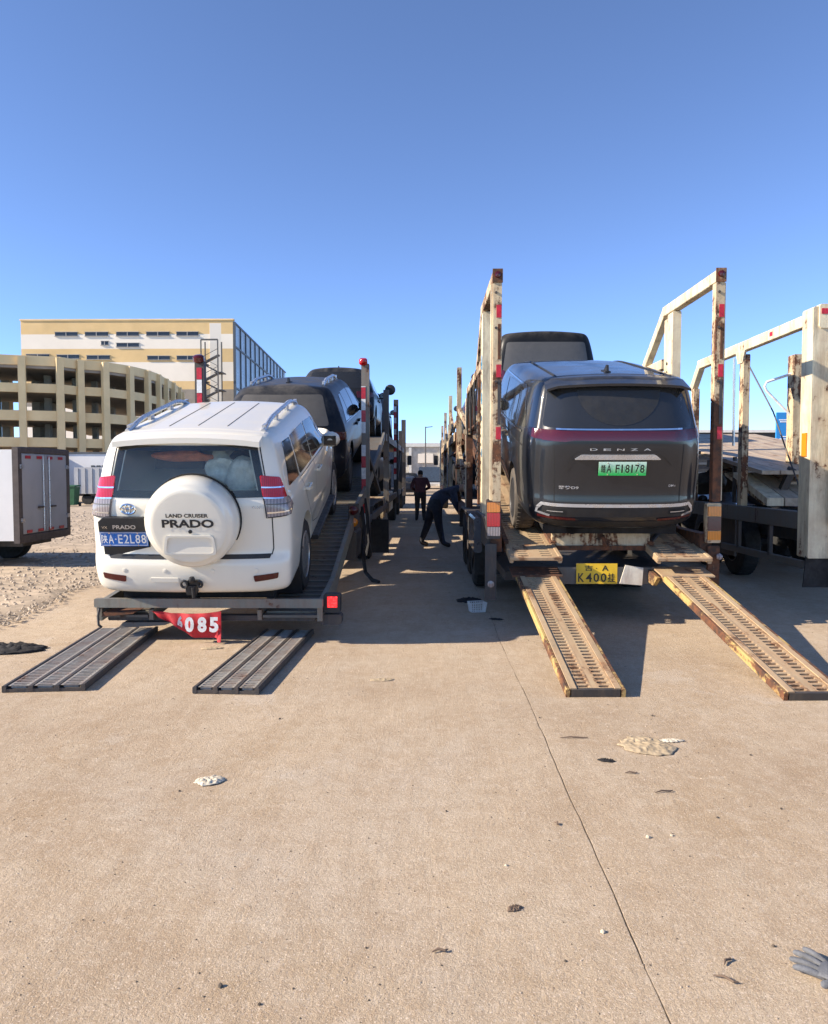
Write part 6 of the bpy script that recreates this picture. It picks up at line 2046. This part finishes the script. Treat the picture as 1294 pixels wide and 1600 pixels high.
# scooters under the deck
plain('scooter_teal', (0.05, 0.33, 0.42), 0.4, var=0.2, coat=0.5)
def scooter(label, x, y, yaw, col):
    t = thing('scooter', label, 'scooter', (x, y, 0), (0, 0, yaw), 'scooters parked behind the right-hand carrier')
    for yy in (-.55, .55):
        m = MB(); m.lathe([(.13, -.045), (.2, -.05), (.235, 0), (.2, .05), (.13, .045)], (0, yy, .235), (1, 0, 0), 24); w = m.build('wheel', 'rubber', t, False)
        m = MB(); m.lathe([(.135, -.03), (.02, -.05), (.02, .05), (.135, .03)], (0, yy, .235), (1, 0, 0), 18); m.build('hub', 'chrome', w, False)
    one(lambda m: m.prism([(-.75, .45), (-.30, .30), (.15, .25), (.30, .30), (.18, .36), (-.15, .38), (-.25, .62), (-.80, .68)], (-.12, 0, 0), (0, 1, 0), (0, 0, 1), (.24, 0, 0)), 'body', col, t, False)
    one(lambda m: m.prism([(.22, .30), (.32, .28), (.50, .85), (.42, .98), (.36, .95)], (-.14, 0, 0), (0, 1, 0), (0, 0, 1), (.28, 0, 0)), 'leg_shield', col, t, False)
    one(lambda m: m.box((0, -.50, .72), (.24, .62, .09), ch=.03), 'seat', 'black_plastic', t, False)
    one(lambda m: m.tube([(-.30, .34, 1.02), (-.12, .40, 1.0), (0, .42, .98), (.12, .40, 1.0), (.30, .34, 1.02)], .018, 8), 'handlebar', 'chrome', t, False)
    one(lambda m: m.cyl((0, .45, .9), (0, .58, .25), .025, n=8), 'fork', 'chrome', t, False)
    one(lambda m: m.lathe([(.07, 0), (.07, .05), (.001, .08)], (0, .48, .88), (0, 1, 0), 14), 'headlamp', 'clear_lens', t, False)
    return t
scooter('teal scooter among the parked bikes, farther left under the right-hand deck', 5.6, 15.2, R(70), 'scooter_teal')
scooter('black scooter parked in the middle under the right-hand deck', 6.4, 14.6, R(100), 'black_plastic')
scooter('pale blue scooter nearest the right-hand carrier\'s corner column', 6.9, 13.8, R(150), 'scooter_teal')

# ------------------------------------------------------------------ people
plain('skin', (0.42, 0.25, 0.16), 0.6, var=0.1)
plain('jacket_maroon', (0.085, 0.030, 0.036), 0.85, var=0.35, scale=9)
plain('jacket_navy', (0.030, 0.036, 0.060), 0.85, var=0.35, scale=9)
plain('trousers_dark', (0.022, 0.022, 0.027), 0.9, var=0.35, scale=9)
plain('shoes', (0.02, 0.014, 0.012), 0.7, var=0.3)
plain('hair', (0.010, 0.009, 0.009), 0.7, var=0.3)
def person(label, loc, yaw, J, top, region):
    """J: joints name -> (pos, radius, parent)"""
    t = thing('person', label, 'person', loc, (0, 0, yaw))
    names = list(J)
    me = bpy.data.meshes.new('figure')
    me.from_pydata([J[n][0] for n in names], [(names.index(J[n][2]), names.index(n)) for n in names if J[n][2]], [])
    o = bpy.data.objects.new('figure', me)
    COL.objects.link(o)
    sk_ = o.modifiers.new('s', 'SKIN')
    sk_.use_smooth_shade = True
    layer = me.skin_vertices[0].data
    for i, n in enumerate(names):
        r = J[n][1]
        layer[i].radius = tuple(1.18 * q for q in r) if isinstance(r, tuple) else (r * (1.22 if r > .03 else 1), r * (1.22 if r > .03 else 1))
        layer[i].use_root = (i == 0)
    sb = o.modifiers.new('u', 'SUBSURF'); sb.levels = sb.render_levels = 2
    dg = bpy.context.evaluated_depsgraph_get()
    out = bpy.data.meshes.new_from_object(o.evaluated_get(dg))
    bpy.data.objects.remove(o)
    b = obj('body', out, t, [top, 'trousers_dark', 'skin', 'shoes', 'hair'])
    for p in out.polygons:
        p.material_index = region(p.center)
        p.use_smooth = True
    return t, b
def limbs(J, side, sh, el, wr, hand_dir, r=.05):
    n = side
    J['sh' + n] = (sh, .075, 'chest')
    J['el' + n] = (el, .052, 'sh' + n)
    J['wr' + n] = (wr, .035, 'el' + n)
    d = Vector(hand_dir).normalized()
    pm = Vector(wr) + d * .08
    J['pm' + n] = (tuple(pm), (.04, .02), 'wr' + n)
    side_v = d.cross(Vector((0, 0, 1)) if abs(d.z) < .9 else Vector((0, 1, 0))).normalized()
    for k, q in enumerate((-.03, -.01, .01, .03)):
        a = pm + d * .05 + side_v * q
        J['f%d%s' % (k, n)] = (tuple(a), .010, 'pm' + n)
        J['g%d%s' % (k, n)] = (tuple(a + d * (.035 if k in (1, 2) else .028) + Vector((0, .012, 0))), .008, 'f%d%s' % (k, n))
    th = Vector(wr) + d * .04 + side_v * .045
    J['th' + n] = (tuple(th + d * .03), .010, 'pm' + n)
# walking away down the lane, hands together in front
J = {'hip': ((0, 0, .95), (.165, .12), None), 'waist': ((0, 0, 1.10), (.16, .115), 'hip'), 'chest': ((0, 0, 1.32), (.185, .13), 'waist'), 'neck': ((0, .01, 1.48), .06, 'chest'), 'chin': ((0, .02, 1.54), (.075, .085), 'neck'), 'head': ((0, .02, 1.64), (.088, .10), 'chin'), 'crown': ((0, .01, 1.73), (.06, .07), 'head')}
for n, s in (('L', -1), ('R', 1)):
    J['th_' + n] = ((s * .10, .0, .88), .10, 'hip')
    J['kn' + n] = ((s * .11, .03 * s, .50), .070, 'th_' + n)
    J['an' + n] = ((s * .12, -.05 * s, .10), .050, 'kn' + n)
    J['toe' + n] = ((s * .13, .12 - .05 * s, .04), (.045, .035), 'an' + n)
    limbs(J, n, (s * .20, 0, 1.40), (s * .31, -.02, 1.14), (s * .17, .18, 1.05), (-s * .6, .5, -.1))
def reg1(c):
    if c.z < .10:
        return 3
    if c.z < .98 and abs(c.x) < .25 and c.y < .12:
        return 1
    if c.z > 1.58 and (c.y < .05 or c.z > 1.68):
        return 4
    if c.z > 1.47:
        return 2
    return 2 if (c.y > .20) else 0
person('person in a dark maroon jacket standing far down the lane between the carriers', (-.17, 25.85, 0), R(6), J, 'jacket_maroon', reg1)
# bending over at the cream carrier's side, facing right
J = {'hip': ((0, 0, .98), (.15, .13), None), 'waist': ((.12, 0, 1.12), (.13, .15), 'hip'), 'chest': ((.36, 0, 1.25), (.13, .18), 'waist'), 'neck': ((.52, 0, 1.30), .06, 'chest'), 'chin': ((.59, 0, 1.28), (.08, .075), 'neck'), 'head': ((.68, 0, 1.31), (.095, .088), 'chin'), 'crown': ((.75, 0, 1.36), (.06, .06), 'head')}
for n, s in (('L', 1), ('R', -1)):
    off = -.20 if s > 0 else .12
    J['th_' + n] = ((off * .3, s * .10, .88), .10, 'hip')
    J['kn' + n] = ((off * .75, s * .12, .49), .072, 'th_' + n)
    J['an' + n] = ((off * 1.5, s * .12, .10), .05, 'kn' + n)
    J['toe' + n] = ((off * 1.5 + .17, s * .13, .04), (.04, .045), 'an' + n)
    limbs(J, n, (.40, s * .20, 1.22), (.44, s * .22, .95), (.55, s * .14, .74), (.6, -s * .1, -.6))
def reg2(c):
    if c.z < .10:
        return 3
    if c.x < .16 and c.z < 1.04:
        return 1
    if c.x > .62:
        return 4 if c.z > 1.33 else 2
    if c.x > .53 and c.z > 1.15:
        return 2
    if c.z < .78 and c.x > .4:
        return 2
    return 0
person('person in dark navy work clothes bending towards the cream carrier\'s side', (.20, 16.6, 0), R(0), J, 'jacket_navy', reg2)
